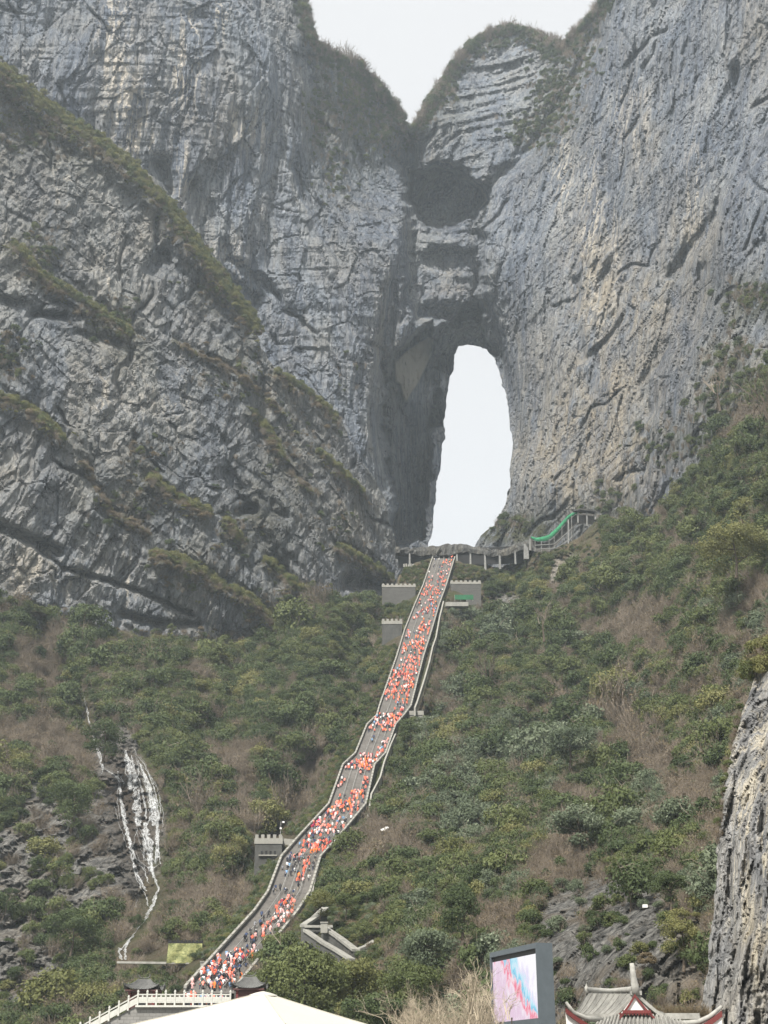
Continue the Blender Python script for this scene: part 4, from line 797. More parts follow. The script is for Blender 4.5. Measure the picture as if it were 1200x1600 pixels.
def twigs(r, n, H_, spread, w0=.06, depth=2, droop=0.0):
    """a thicket of branching stems, each stem a three-sided taper"""
    V, Fc = [], []
    def seg(a, b_, wa, wb):
        d = b_ - a; l = np.linalg.norm(d); d = d / max(l, 1e-6); x = np.cross(d, [0.3, .1, 1.0]); x /= max(np.linalg.norm(x), 1e-6); y = np.cross(d, x); k = len(V)
        for p, w in ((a, wa), (b_, wb)):
            for q in range(3): an = q * 2.0944; V.append(p + (x * math.cos(an) + y * math.sin(an)) * w)
        for q in range(3): q2 = (q + 1) % 3; Fc.append((k + q, k + q2, k + 3 + q2, k + 3 + q))
    def grow(a, d, l, w, lev):
        m_ = a + d * l * .55 + r.normal(size=3) * l * .07; e = a + d * l + r.normal(size=3) * l * .1 - np.array([0, 0, droop * l])
        seg(a, m_, w, w * .75); seg(m_, e, w * .75, w * .35)
        if lev > 0:
            for _ in range(r.integers(2, 5)):
                t_ = r.uniform(.25, 1); o = a + (e - a) * t_; nd_ = d + r.normal(size=3) * .55 + np.array([0, 0, .15]); nd_ /= np.linalg.norm(nd_); grow(o, nd_, l * r.uniform(.4, .65), w * .55, lev - 1)
    for i in range(n):
        an = r.uniform(0, 6.283); q = r.uniform(0, 1) ** .7; d = np.array([math.cos(an) * spread * q, math.sin(an) * spread * q, 1.0]); d /= np.linalg.norm(d)
        grow(np.array([math.cos(an), math.sin(an), 0]) * r.uniform(0, .25) * H_ * spread, d, H_ * r.uniform(.5, .8), w0, depth)
    return np.array(V), np.array(Fc)
def veg_mesh(name, seed, mat, leaves=900, R_=1.0, H_=1.2, clumps=14, leaf=.11, shell=.75, rc=.36, stems=0, smat=None, base=0.0, conic=0, sw=.02, up=.25, depth=1):
    r = np.random.default_rng(seed); Vs, Fs, mi, tt = [], [], [], []; off = 0
    if leaves:
        P, o, t = crown_pts(r, leaves, R_, H_, clumps, shell, rc, base, conic); V, Fc, _ = leaf_faces(r, P, o, leaf, t, up=up)
        Vs.append(V); Fs.append(Fc); mi.append(np.zeros(len(Fc))); tt.append(t); off = len(V)
    if stems:
        V, Fc = twigs(r, stems, H_ * .95 + base, R_ / H_ * .8, sw, depth); Vs.append(V); Fs.append(Fc + off); mi.append(np.ones(len(Fc)) if leaves else np.zeros(len(Fc))); tt.append(r.uniform(0, 1, len(Fc)))
    mats = [mat, smat] if leaves and stems else [mat if leaves else smat]
    return np_mesh(name, np.vstack(Vs), np.vstack(Fs), mats, np.concatenate(mi), attrs={'tint': ('FACE', 'FLOAT', np.concatenate(tt).astype(np.float32))})
KINDS = bpy.data.collections.new('plant_kinds')          # not linked to the scene: only sources for the scattered undergrowth
def kind_ob(i, me): o = bpy.data.objects.new('plant_kind_%02d' % i, me); KINDS.objects.link(o)
k_ = 0
for mat, cnt in ((L_dark, 3), (L_mid, 3), (L_yel, 2), (L_pale, 2), (L_dry, 1)):
    for s_ in range(cnt):
        kind_ob(k_, veg_mesh('shrub_mesh', 100 + k_, mat, 2500, 1.0, 1.6 + .35 * (s_ % 2), 20 + 6 * s_, .082, stems=5, smat=T_grey, sw=.02)); k_ += 1
for s_ in range(3): kind_ob(k_, veg_mesh('thicket_mesh', 130 + s_, L_dry, 130, 1.0, 1.4, 16, .06, stems=26, smat=T_grey, sw=.016, depth=2)); k_ += 1      # 11..13 bare
for s_ in range(2): kind_ob(k_, veg_mesh('grass_mesh', 140 + s_, L_yel if s_ else L_dry, 700, 1.2, .6, 16, .09, up=.6)); k_ += 1                     # 14,15 grass tussock
for s_ in range(2): kind_ob(k_, veg_mesh('rim_tree_mesh', 150 + s_, T_grey, 0, 1.1, 1.8, stems=9, smat=T_grey, sw=.045, depth=3)); k_ += 1             # 16,17 bare little trees
for s_ in range(2): kind_ob(k_, veg_mesh('pine_mesh', 160 + s_, L_dark, 1300, .85, 1.9, 26, .10, conic=.7, rc=.3, stems=2, smat=T_grey, sw=.03)); k_ += 1   # 18,19 conical

def scatter(name, P, idx, scl, rng_, label_kind='stuff'):
    n_ = len(P); me = bpy.data.meshes.new(name); me.vertices.add(n_); me.vertices.foreach_set('co', np.asarray(P, np.float32).ravel())
    me.attributes.new('idx', 'INT', 'POINT').data.foreach_set('value', np.asarray(idx, np.int32))
    rot_ = np.stack([rng_.uniform(-.16, .16, n_), rng_.uniform(-.16, .16, n_), rng_.uniform(0, 6.283, n_)], -1).astype(np.float32)
    me.attributes.new('rot', 'FLOAT_VECTOR', 'POINT').data.foreach_set('vector', rot_.ravel())
    sv = np.stack([scl * rng_.uniform(.85, 1.2, n_), scl * rng_.uniform(.85, 1.2, n_), scl * rng_.uniform(.8, 1.35, n_)], -1).astype(np.float32)
    me.attributes.new('scl', 'FLOAT_VECTOR', 'POINT').data.foreach_set('vector', sv.ravel())
    o = link(name, me); g_ = bpy.data.node_groups.get('plant_scatter')
    if not g_:
        g_ = bpy.data.node_groups.new('plant_scatter', 'GeometryNodeTree')
        g_.interface.new_socket('Geometry', in_out='INPUT', socket_type='NodeSocketGeometry'); g_.interface.new_socket('Geometry', in_out='OUTPUT', socket_type='NodeSocketGeometry')
        gi = g_.nodes.new('NodeGroupInput'); go = g_.nodes.new('NodeGroupOutput'); ip = g_.nodes.new('GeometryNodeInstanceOnPoints'); ci = g_.nodes.new('GeometryNodeCollectionInfo')
        ci.inputs['Collection'].default_value = KINDS; ci.inputs['Separate Children'].default_value = True; ci.inputs['Reset Children'].default_value = True
        def na(nm, ty): x = g_.nodes.new('GeometryNodeInputNamedAttribute'); x.data_type = ty; x.inputs['Name'].default_value = nm; return x.outputs['Attribute']
        g_.links.new(gi.outputs[0], ip.inputs['Points']); g_.links.new(ci.outputs[0], ip.inputs['Instance']); ip.inputs['Pick Instance'].default_value = True
        g_.links.new(na('idx', 'INT'), ip.inputs['Instance Index']); g_.links.new(na('rot', 'FLOAT_VECTOR'), ip.inputs['Rotation']); g_.links.new(na('scl', 'FLOAT_VECTOR'), ip.inputs['Scale'])
        g_.links.new(ip.outputs[0], go.inputs[0])
    mo = o.modifiers.new('scatter', 'NODES'); mo.node_group = g_; tag(o, kind='stuff'); return o

# -- undergrowth over the hillsides
r = np.random.default_rng(21)
N0 = 90000
px = r.uniform(-190, 1390, N0); py = r.uniform(400, 1725, N0)
dS = sdf(px, py, STOP + [(1420, 1760), (-220, 1760)])
Yb = S.depth(px, py); size = np.exp(r.normal(0, .46, N0)) * 2.1 * np.clip(Yb / 300, .46, 1.15)      # crown radius in metres
n_lo = fbm(np.stack([px / 110, py / 85, px * 0], -1), 3, 500); n_mid = fbm(np.stack([px / 38, py / 32, px * 0], -1), 3, 520)
bz = blob(px, py, BARE)
rp = size * F / Yb                                          # crown radius in pixels
keep = (dS < -4) & (r.uniform(0, 1, N0) < np.clip(225 / rp ** 2, 0, 1) * (1 - .96 * sstep(.30, .6, bz + .25 * n_mid)))
l = np.interp(py, SA[:, 0], SA[:, 1]); rt = np.interp(py, SA[:, 0], SA[:, 2])
clearL, clearR = l - rp * 1.05 - 3, rt + rp * .9 + np.interp(py, [870, 930, 940, 1110, 1150, 1310, 1345, 1400, 1440], [2, 4, 12, 12, 8, 16, 14, 6, -10])
stw = (px > clearL) & (px < clearR) & (py > 868) & (py - rp * 1.3 < 1570); keep &= ~stw
for (x0_, y0_, x1_, y1_) in [(594, 905, 655, 938), (700, 900, 752, 944), (592, 962, 633, 1010), (395, 1300, 466, 1352), (625, 1105, 666, 1122), (256, 1470, 322, 1512), (476, 1418, 596, 1508), (180, 1496, 262, 1508), (615, 850, 840, 884), (826, 795, 935, 862)]:
    keep &= ~((px > x0_ - rp * .8) & (px < x1_ + rp * .8) & (py > y0_) & (py - rp * 1.6 < y1_))
wd = np.full(N0, 1e9)
for ln, w0, w1 in FALLS: wd = np.minimum(wd, seg_dist(px, py - rp * .5, ln)[0] - w1)
keep &= wd > rp * .9
px, py, Yb, size, n_lo, n_mid, rp = [a_[keep] for a_ in (px, py, Yb, size, n_lo, n_mid, rp)]
green = .60 + 1.0 * n_lo + 1.1 * n_mid + blob(px, py, [(320, 1120, 170, 70, .25), (540, 1000, 70, 60, .4), (230, 1080, 90, 60, .3), (700, 910, 90, 40, .5), (780, 990, 120, 70, .25), (1060, 740, 90, 50, .4), (640, 1180, 50, 50, .4), (800, 1230, 80, 70, .3), (450, 1060, 90, 80, .2), (300, 1180, 80, 60, .3), (60, 990, 60, 30, .3), (650, 1470, 60, 50, .3), (1080, 1440, 50, 50, .5), (700, 1320, 50, 60, .2), (1150, 850, 60, 40, .3)]) \
    - blob(px, py, [(320, 1440, 100, 80, .5), (130, 1150, 60, 60, .3), (620, 1380, 90, 60, .5), (900, 1350, 100, 60, .35), (930, 1120, 90, 40, .35), (1060, 1250, 60, 60, .4), (480, 1180, 60, 50, .35), (1120, 1050, 60, 60, .35), (760, 1460, 60, 60, .35), (170, 1560, 90, 40, .3), (990, 1000, 70, 30, .35), (500, 1250, 40, 40, .4)])
pal = fbm(np.stack([px / 60, py / 50, px * 0 + 9], -1), 2, 540)
u = r.uniform(0, 1, len(px)); idx = np.where(u < .5, r.integers(0, 3, len(px)), r.integers(3, 6, len(px)))
idx = np.where((u > .86) & (n_mid > .05), r.integers(6, 8, len(px)), idx)
idx = np.where(((px > 640) & (py > 950) & (pal + .35 * (u - .5) > .14)), r.integers(8, 10, len(px)), idx)
brown = green + r.normal(0, .14, len(px)) < .40
idx = np.where(brown, r.integers(11, 14, len(px)), idx)
idx = np.where(r.uniform(0, 1, len(px)) < .03, r.integers(18, 20, len(px)), idx)
P = at(px, py, Yb + .3); P[:, 2] -= size * .25
scatter('undergrowth', P, idx, size, r)
# a veil of leafless shrubs standing among the evergreens
sel = r.uniform(0, 1, len(px)) < .20; vx = px[sel] + r.normal(0, 6, sel.sum()); vy = py[sel] + r.normal(0, 5, sel.sum()); vl = np.interp(vy, SA[:, 0], SA[:, 1]); vr = np.interp(vy, SA[:, 0], SA[:, 2])
okv = ((vx < vl - 26) | (vx > vr + 34) | (vy > 1600)) & (sdf(vx, vy, STOP + [(1420, 1760), (-220, 1760)]) < -8) & ~((vx > 590) & (vx < 940) & (vy < 960)); vx, vy = vx[okv], vy[okv]
vs_ = np.clip(S.depth(vx, vy) / 300, .6, 1.1) * r.uniform(1.6, 3.4, len(vx)); q_ = at(vx, vy, S.depth(vx, vy)); q_[:, 2] -= .3
scatter('leafless_scrub', q_, r.choice([11, 12, 13], len(vx)), vs_, r)
# low scrub that grows right up to the masonry
N1 = 9000; yy = r.uniform(876, 1500, N1); side_ = r.uniform(0, 1, N1) < .5; ll_, rr2 = np.interp(yy, SA[:, 0], SA[:, 1]), np.interp(yy, SA[:, 0], SA[:, 2]); dx_ = r.uniform(0, 34, N1)
xx = np.where(side_, ll_ - 5 - dx_, rr2 + np.interp(yy, [930, 945, 1110, 1150, 1310, 1345, 1400], [7, 20, 20, 12, 26, 22, 12]) + dx_)
x2_ = r.uniform(590, 960, 3600); y2_ = r.uniform(840, 1020, 3600); x3_ = r.uniform(400, 600, 2600); y3_ = r.uniform(1290, 1520, 2600); xx = np.concatenate([xx, x2_, x3_]); yy = np.concatenate([yy, y2_, y3_])
ll_, rr2 = np.interp(yy, SA[:, 0], SA[:, 1]), np.interp(yy, SA[:, 0], SA[:, 2]); ok = ((xx < ll_ - 4) | (xx > rr2 + 6)) & (sdf(xx, yy, STOP + [(1420, 1760), (-220, 1760)]) < -3)
for (x0_, y0_, x1_, y1_) in [(597, 911, 650, 935), (703, 906, 752, 942), (597, 966, 630, 1004), (398, 1303, 464, 1345), (626, 1108, 664, 1118), (830, 795, 930, 846)]: ok &= ~((xx > x0_ - 2) & (xx < x1_ + 2) & (yy > y0_ + 2) & (yy < y1_ + 7))
for ln in ([(474, 1448), (508, 1421)], [(476, 1450), (520, 1450)], [(505, 1450), (556, 1487)], [(557, 1487), (592, 1469)], [(478, 1456), (550, 1502)]): ok &= seg_dist(xx, yy - 3, ln)[0] > 8
ok &= blob(xx, yy, BARE) < .4
xx, yy = xx[ok], yy[ok]; s1_ = r.uniform(.5, 1.15, len(xx)); q_ = at(xx, yy, S.depth(xx, yy)); q_[:, 2] -= s1_ * .2
scatter('low_scrub', q_, r.choice([0, 1, 3, 4, 5, 6, 8, 10, 11, 12, 14, 15], len(xx)), s1_, r)
print('undergrowth', len(P), len(xx))
# -- low grass and scrub on the ledges of the massif
pp, ii, ss = [], [], []
def along(layer, ln, w, n_, kinds, s0, s1, lift=0):
    ln = np.array(ln, float); L = np.concatenate([[0], np.cumsum(np.hypot(*(np.diff(ln, axis=0)).T))]); t_ = r.uniform(0, L[-1], n_)
    x = np.interp(t_, L, ln[:, 0]) + r.normal(0, .35, n_) * w; y = np.interp(t_, L, ln[:, 1]) + r.normal(0, .35, n_) * w + lift; s_ = r.uniform(s0, s1, n_)
    q = at(x, y, layer.depth(x, y)); q[:, 2] -= s_ * .3; pp.append(q); ii.append(r.choice(kinds, n_)); ss.append(s_)
for i, (ln, w, dp) in enumerate(LEDGES):
    L_ = np.hypot(*(np.array(ln[-1]) - np.array(ln[0]))); k = 2.4 if i < 1 else 1.4
    if i < 11: along(Mf, ln, w * (.9 if i < 1 else .6), int(L_ * k), [4, 5, 6, 7, 6, 15, 7, 3, 15, 6], .9, 2.3)
    along(Mf, ln, w * 1.8, int(L_ * .6), [11, 12, 13, 10, 15], 1.0, 2.4, w * 1.2)
for x, y, rx, ry, n_ in [(60, 200, 80, 40, 170), (30, 130, 50, 35, 120), (340, 450, 40, 40, 90), (170, 500, 50, 35, 90), (360, 590, 60, 40, 70), (60, 400, 40, 40, 70), (10, 560, 40, 40, 60), (230, 720, 35, 40, 50), (200, 800, 60, 40, 60), (470, 690, 60, 60, 60), (300, 900, 70, 40, 60), (430, 980, 60, 40, 110), (520, 820, 50, 50, 40), (370, 830, 40, 40, 40), (30, 960, 90, 16, 60), (250, 1000, 170, 12, 120), (460, 940, 60, 30, 60)]:
    x_ = x + r.normal(0, .5, n_) * rx; y_ = y + r.normal(0, .5, n_) * ry; o_ = sdf(x_, y_, MEDGE) < -6; x_, y_ = x_[o_], y_[o_]; s_ = r.uniform(.9, 2.2, len(x_)); q = at(x_, y_, Mf.depth(x_, y_)); q[:, 2] -= s_ * .3
    pp.append(q); ii.append(r.choice([11, 12, 13, 10, 0, 3, 15, 14], len(x_))); ss.append(s_)
scatter('ledge_scrub', np.vstack(pp), np.concatenate(ii), np.concatenate(ss), r)
# -- woods on the rims of the back cliffs
pp, ii, ss = [], [], []
rim_l = [(466, -20), (478, 40), (490, 76), (530, 96), (560, 104), (590, 140), (622, 184), (640, 222)]; rim_c = [(650, 205), (668, 172), (690, 140), (712, 104), (735, 74), (765, 58), (800, 50), (830, 56), (858, 72), (882, 78), (905, 54), (940, 14), (965, -30)]
for ln, n_ in ((rim_l, 260), (rim_c, 380)):
    along(C, ln, 4, int(n_ * 1.6), [0, 3, 11, 12, 16, 17, 16, 17, 13], 2.6, 5.0, 0); along(C, ln, 16, n_, [0, 1, 2, 11, 12, 13], 1.6, 3.2, 14)
for ln in (rim_l, rim_c): along(C, ln, 1, 60, [16, 17], 4.0, 7.0, 2)
for x, y, rx, ry, n_ in [(555, 150, 45, 60, 420), (500, 190, 25, 60, 120), (600, 200, 30, 40, 220), (520, 260, 30, 60, 70), (870, 150, 40, 60, 320), (830, 205, 50, 30, 130), (690, 150, 24, 30, 90), (905, 90, 30, 40, 120), (780, 822, 60, 12, 60), (766, 790, 7, 30, 24), (1180, 465, 50, 24, 60), (1150, 570, 60, 50, 80), (1050, 700, 60, 50, 60), (550, 580, 30, 30, 10), (1130, 640, 50, 50, 90), (960, 790, 50, 30, 40)]:
    x_ = x + r.normal(0, .5, n_) * rx; y_ = y + r.normal(0, .5, n_) * ry; o_ = (sdf(x_, y_, CPOLY) < -4) & (sdf(x_, y_, ARCH) > 3); x_, y_ = x_[o_], y_[o_]; s_ = r.uniform(1.2, 2.8, len(x_)); q = at(x_, y_, C.depth(x_, y_)); q[:, 2] -= s_ * .3
    pp.append(q); ii.append(r.choice([11, 12, 13, 0, 1, 3, 4, 16], len(x_))); ss.append(s_)
scatter('cliff_rim_scrub', np.vstack(pp), np.concatenate(ii), np.concatenate(ss), r)
# -- ivy and bushes hanging over the near rock wall
pp, ii, ss = [], [], []
along(Rk, [(1168, 1062), (1210, 1020), (1300, 960), (1400, 900)], 12, 150, [4, 5, 6, 11, 12, 13, 7, 12], .5, 1.5, -2); along(Rk, [(1160, 1100), (1135, 1200), (1122, 1320)], 4, 60, [11, 12, 13, 4, 12], .25, .6)
scatter('rock_top_scrub', np.vstack(pp), np.concatenate(ii), np.concatenate(ss), r)

# -- trees one can tell apart
def tree(name, px_, py_, Y, hpx, wpx, kind, label, group=None, seed=0, leaf=None, dens=1.0):
    """py_: photo row of the foot, hpx/wpx: height and width in photo pixels"""
    r_ = np.random.default_rng(900 + seed); b0 = at(px_, py_, Y); H_ = at(px_, py_ - hpx, Y)[2] - b0[2]; W_ = wpx * Y / F
    e = empty(name, b0, label, 'tree' if name.endswith('tree') else 'bush', group)
    if kind == 'bare':
        V, Fc = [], []
        t = MB(); lean = r_.uniform(-.06, .06); hh = H_ * .45; pts = [(lean * hh * q + .03 * math.sin(q * 7), 0, hh * q) for q in (-.1, 0, .3, .6, 1)]; t.tube(pts, [H_ * .035, H_ * .03, H_ * .024, H_ * .02, H_ * .016], 7)
        t.build('trunk', leaf[0], e)
        v1, f1_ = twigs(r_, int(7 * dens), H_ * .62, W_ / H_ * .8, H_ * .010, 3); v1[:, 2] += hh * .93; v1[:, 0] += lean * hh
        link('crown', np_mesh('crown', v1, f1_, leaf[1], attrs={'tint': ('FACE', 'FLOAT', r_.uniform(0, 1, len(f1_)).astype(np.float32))}), e)
    else:
        m_ = leaf; base = H_ * (.06 if kind != 'shrub' else .0); hc = H_ - base
        lf = np.clip(W_ * .026, .09, .3); nl = int(6000 * dens)
        P_, o_, t_ = crown_pts(r_, nl, W_ / 2 * 1.1, hc * 1.12, int(26 * dens), .8, .30, base, .75 if kind == 'conifer' else 0)
        V, Fc, _ = leaf_faces(r_, P_, o_, lf, t_); link('crown', np_mesh('crown', V, Fc, m_, attrs={'tint': ('FACE', 'FLOAT', t_.astype(np.float32))}), e)
        t = MB(); t.tube([(0, 0, -.5), (.04 * H_, 0, H_ * .25), (.02 * H_, 0, H_ * .55), (0, 0, H_ * .8)], [H_ * .03, H_ * .024, H_ * .016, H_ * .006], 7)
        for q in range(6):
            an = q * 1.1 + seed; z_ = H_ * (.22 + .09 * q); t.tube([(.03 * H_, 0, z_), (math.cos(an) * W_ * .3, math.sin(an) * W_ * .3, z_ + H_ * .12)], [H_ * .012, H_ * .004], 5)
        t.build('trunk', M_bark, e)
    return e
def yat(x, y): return float(S.depth(x, y)) - 1
tree('broadleaf_tree', 472, 1598, 178, 124, 128, 'leafy', 'big rounded green tree beside the bottom of the stairs, half behind the tent', seed=1, leaf=L_mid, dens=2.0)
tree('broadleaf_tree', 548, 1600, 184, 112, 105, 'leafy', 'yellow-green tree standing right behind the tent canopy', seed=2, leaf=L_yel, dens=1.6)
tree('broadleaf_tree', 585, 1612, 165, 60, 110, 'leafy', 'low dark green tree behind the right end of the tent', seed=3, leaf=L_dark, dens=1.5)
tree('conifer_tree', 722, 1462, 186, 86, 80, 'conifer', 'dark green layered conifer standing alone above the screen', seed=4, leaf=L_dark, dens=1.6)
tree('broadleaf_tree', 672, 1520, 184, 70, 95, 'leafy', 'grey-green bushy tree below and left of the lone conifer', seed=5, leaf=L_pale, dens=1.3)
tree('broadleaf_tree', 640, 1570, 172, 70, 90, 'leafy', 'dull green tree left of the pale bare trunks', seed=6, leaf=L_mid, dens=1.3)
tree('hanging_bush', 1068, 1510, 138, 100, 60, 'shrub', 'bright yellow-green bush hanging down the rock above the temple roof', seed=7, leaf=L_yel, dens=1.3)
tree('broadleaf_tree', 1048, 1420, 150, 66, 64, 'leafy', 'dark green bush above the bright hanging bush, beside the white lamp', seed=8, leaf=L_dark)
tree('small_bush', 1012, 1520, 140, 34, 30, 'shrub', 'small olive-brown bush growing on the rock above the temple roof', seed=9, leaf=L_dry, dens=.6)
tree('small_bush', 500, 1432, 236, 40, 52, 'shrub', 'bright green bush at the foot of the lower stair bend', seed=10, leaf=L_yel, dens=.8)
tree('small_bush', 540, 1432, 238, 38, 52, 'shrub', 'mid-green bush above the zigzag walls', seed=11, leaf=L_mid, dens=.8)
tree('small_bush', 568, 1478, 228, 40, 44, 'shrub', 'round green bush in the corner of the zigzag walls', seed=12, leaf=L_mid, dens=.8)
tree('conifer_tree', 640, 1165, 366, 46, 50, 'conifer', 'dark blue-green conifer beside the concrete balcony', seed=13, leaf=L_dark, dens=.9)
tree('bare_tree', 762, 1100, 400, 84, 60, 'bare', 'tall dark bare tree on the slope to the right of the upper flight', seed=14, leaf=(M_bark, M_bark), dens=1.4)
tree('bare_tree', 850, 1000, 430, 60, 50, 'bare', 'dark bare tree below the tan rock scar', seed=15, leaf=(M_bark, T_grey))
tree('bare_tree', 1125, 640, 405, 60, 60, 'bare', 'dark leafless tree at the foot of the right-hand cliff', seed=16, leaf=(M_bark, T_grey))
tree('bare_tree', 1214, 715, 330, 135, 120, 'bare', 'large leafless tree with long dark limbs at the edge of the right-hand cliff', seed=17, leaf=(M_bark, M_bark), dens=1.0)
tree('broadleaf_tree', 1150, 900, 285, 84, 120, 'leafy', 'large pale green tree on the upper right slope, lit from above', seed=18, leaf=L_yel, dens=1.5)
tree('broadleaf_tree', 890, 1200, 290, 70, 80, 'leafy', 'silvery grey-green tree in the middle of the right slope', seed=19, leaf=L_pale, dens=1.2)
tree('broadleaf_tree', 905, 1330, 215, 74, 96, 'leafy', 'silvery grey-green tree halfway between the lone conifer and the right rock wall', seed=20, leaf=L_pale, dens=1.3)
tree('broadleaf_tree', 160, 1190, 350, 70, 70, 'leafy', 'dark green tree between the two falls of the waterfall', seed=21, leaf=L_dark)
tree('broadleaf_tree', 110, 1300, 322, 90, 80, 'leafy', 'dark green tree leaning over the left rock face', seed=22, leaf=L_dark)
tree('broadleaf_tree', 110, 1490, 268, 70, 80, 'leafy', 'dark green tree at the foot of the left rock face, left of the pool', seed=23, leaf=L_dark)
tree('broadleaf_tree', 225, 1240, 0 + yat(270, 1200), 84, 80, 'leafy', 'mid-green tree just right of the top of the wide fall', seed=24, leaf=L_mid).location.x += 6
tree('small_bush', 213, 1450, 258, 22, 30, 'shrub', 'small dark bush splitting the stream above the pool', seed=25, leaf=L_dark, dens=.5)
# pale pollarded trees in front of the screen and the brushwood round them
tree('bare_tree', 735, 1640, 66, 130, 66, 'bare', 'pale bare pollarded tree with a spray of twigs left of the screen', seed=30, leaf=(M_bark_pale, T_pale), dens=1.6)
tree('bare_tree', 750, 1640, 68, 110, 40, 'bare', 'slimmer pale bare tree between the pollarded tree and the screen', seed=31, leaf=(M_bark_pale, T_pale), dens=.8)
tree('bare_tree', 781, 1640, 55, 96, 60, 'bare', 'short cut-back tree with thin twigs before the left half of the screen', seed=32, leaf=(M_bark, T_pale), dens=.5)
tree('bare_tree', 803, 1640, 52, 110, 50, 'bare', 'short thick stub of a tree before the middle of the screen', seed=33, leaf=(M_bark, T_pale), dens=.4)
bv, bf, off = [], [], 0
for i in range(20):
    v_, f_ = twigs(np.random.default_rng(700 + i), 9, 1.5, .6, .014, 3); q = at(r.uniform(625, 765), r.uniform(1625, 1660), r.uniform(66, 76)); v_ = v_ * r.uniform(1.1, 1.9)
    bv.append(v_ + q); bf.append(f_ + off); off += len(v_)
bw_ = link('brushwood', np_mesh('brushwood', np.vstack(bv), np.vstack(bf), T_pale, attrs={'tint': ('FACE', 'FLOAT', r.uniform(0, 1, sum(len(f) for f in bf)).astype(np.float32))})); tag(bw_, kind='stuff')

# ================================================================== terrace, gatehouses, balustrade at the foot of the stairs
M_red = plain('dark_red_wall', (.085, .040, .036), .8, .15, 2)
M_redtrim = plain('red_lacquer', (.13, .028, .026), .55, .1, 3)
M_tile = plain('grey_roof_tile', (.115, .115, .11), .75, .2, 3)
M_tile2 = plain('pale_roof_tile', (.19, .186, .168), .8, .25, 5)
M_ridge = plain('pale_ridge_plaster', (.28, .275, .25), .8, .2, 4)
M_gable = plain('white_gable', (.70, .69, .66), .7, .04, 3)
m, n, b = mat_new('terrace_stonework'); p_ = nd(n, 'ShaderNodeTexCoord').outputs['Object']
br_ = nd(n, 'ShaderNodeTexBrick'); mp = nd(n, 'ShaderNodeMapping'); mp.inputs['Rotation'].default_value = (R(90), 0, 0); n.links.new(p_, mp.inputs[0]); n.links.new(mp.outputs[0], br_.inputs[0])
br_.inputs['Scale'].default_value = 1; br_.inputs['Brick Width'].default_value = .7; br_.inputs['Row Height'].default_value = .35; br_.inputs['Mortar Size'].default_value = .03
br_.inputs['Color1'].default_value = (.15, .15, .14, 1); br_.inputs['Color2'].default_value = (.24, .235, .22, 1); br_.inputs['Mortar'].default_value = (.08, .08, .075, 1)
n.links.new(mixc(n, .5, br_.outputs['Color'], mixc(n, noise_tex(n, p_, (.8, .8, .8), 7, .7), (.08, .08, .075), (.30, .29, .27))), b.inputs['Base Color']); b.inputs['Roughness'].default_value = .9; M_stone = m
TY = 160.0
ter = empty('terrace', at(215, 1567, TY), 'grey stone retaining terrace carrying the pale balustrade at the foot of the stairs', 'terrace'); TO = np.array(ter.location)
hT = TO[2]; xr = at(600, 1567, TY)[0] - TO[0]
ft = at(150, 1603, TY) - TO
xr = at(416, 1567, TY)[0] - TO[0]; mb = MB(); mb.box(0, xr, 0, 66, -hT, -.25); mb.build('retaining_wall', M_stone, ter)
sl = (-ft[2]) / (-ft[0]); x2 = -14.0
mb = MB(); mb.poly([(-.003, 0, -.25), (-.003, 6, -.25), (-.003, 0, -hT), (-.003, 6, -hT), (x2, 0, -.25 + x2 * sl), (x2, 6, -.25 + x2 * sl), (x2, 0, -hT), (x2, 6, -hT)], [(0, 1, 5, 4), (0, 4, 6, 2), (1, 3, 7, 5), (4, 5, 7, 6), (0, 2, 3, 1), (2, 6, 7, 3)]); mb.build('stair_flank', M_stone, ter)
M_bal = plain('balustrade_marble', (.46, .46, .42), .7, .08, 4)
bal = empty('balustrade', at(215, 1567, TY - .2), 'pale stone balustrade along the terrace edge, stepping down on its left', 'balustrade')
post = MB().box(-.09, .09, -.09, .09, -.25, 1.12); post.box(-.12, .12, -.12, .12, 1.123, 1.2); post.box(-.08, .08, -.08, .08, 1.203, 1.36); post_me = post.mesh('post', M_bal)
pan = MB().box(.1, .9, -.05, .05, .0, .62); pan.box(.1, .9, -.07, .07, .80, .93); pan.box(.42, .58, -.05, .05, .62, .80); pan.box(.18, .82, -.065, .065, .12, .5); pan_me = pan.mesh('panel', M_bal)
sp_ = 1.02
MB().box(-.2, 10.4, -.22, .3, -.45, -.253).build('plinth', M_bal, bal)
for i in range(0, 11):
    o = link('post', post_me, bal, (i * sp_, 0, 0))
    if i < 10: link('panel', pan_me, bal, (i * sp_, 0, 0)).scale = (sp_, 1, 1)
for i in range(1, 11):
    dx = -i * sp_; link('post', post_me, bal, (dx, 0, dx * sl))
    a_ = (dx, 0, dx * sl); q = MB()
    for z0, z1, th in ((-.05, .62, .05), (.80, .93, .07)):
        q.hexa([(dx + .1, -th, dx * sl + .1 * sl + z0), (dx + .92, -th, (dx + .92) * sl + z0), (dx + .92, th, (dx + .92) * sl + z0), (dx + .1, th, dx * sl + .1 * sl + z0)], [(dx + .1, -th, dx * sl + .1 * sl + z1), (dx + .92, -th, (dx + .92) * sl + z1), (dx + .92, th, (dx + .92) * sl + z1), (dx + .1, th, dx * sl + .1 * sl + z1)])
    q.build('panel', M_bal, bal)

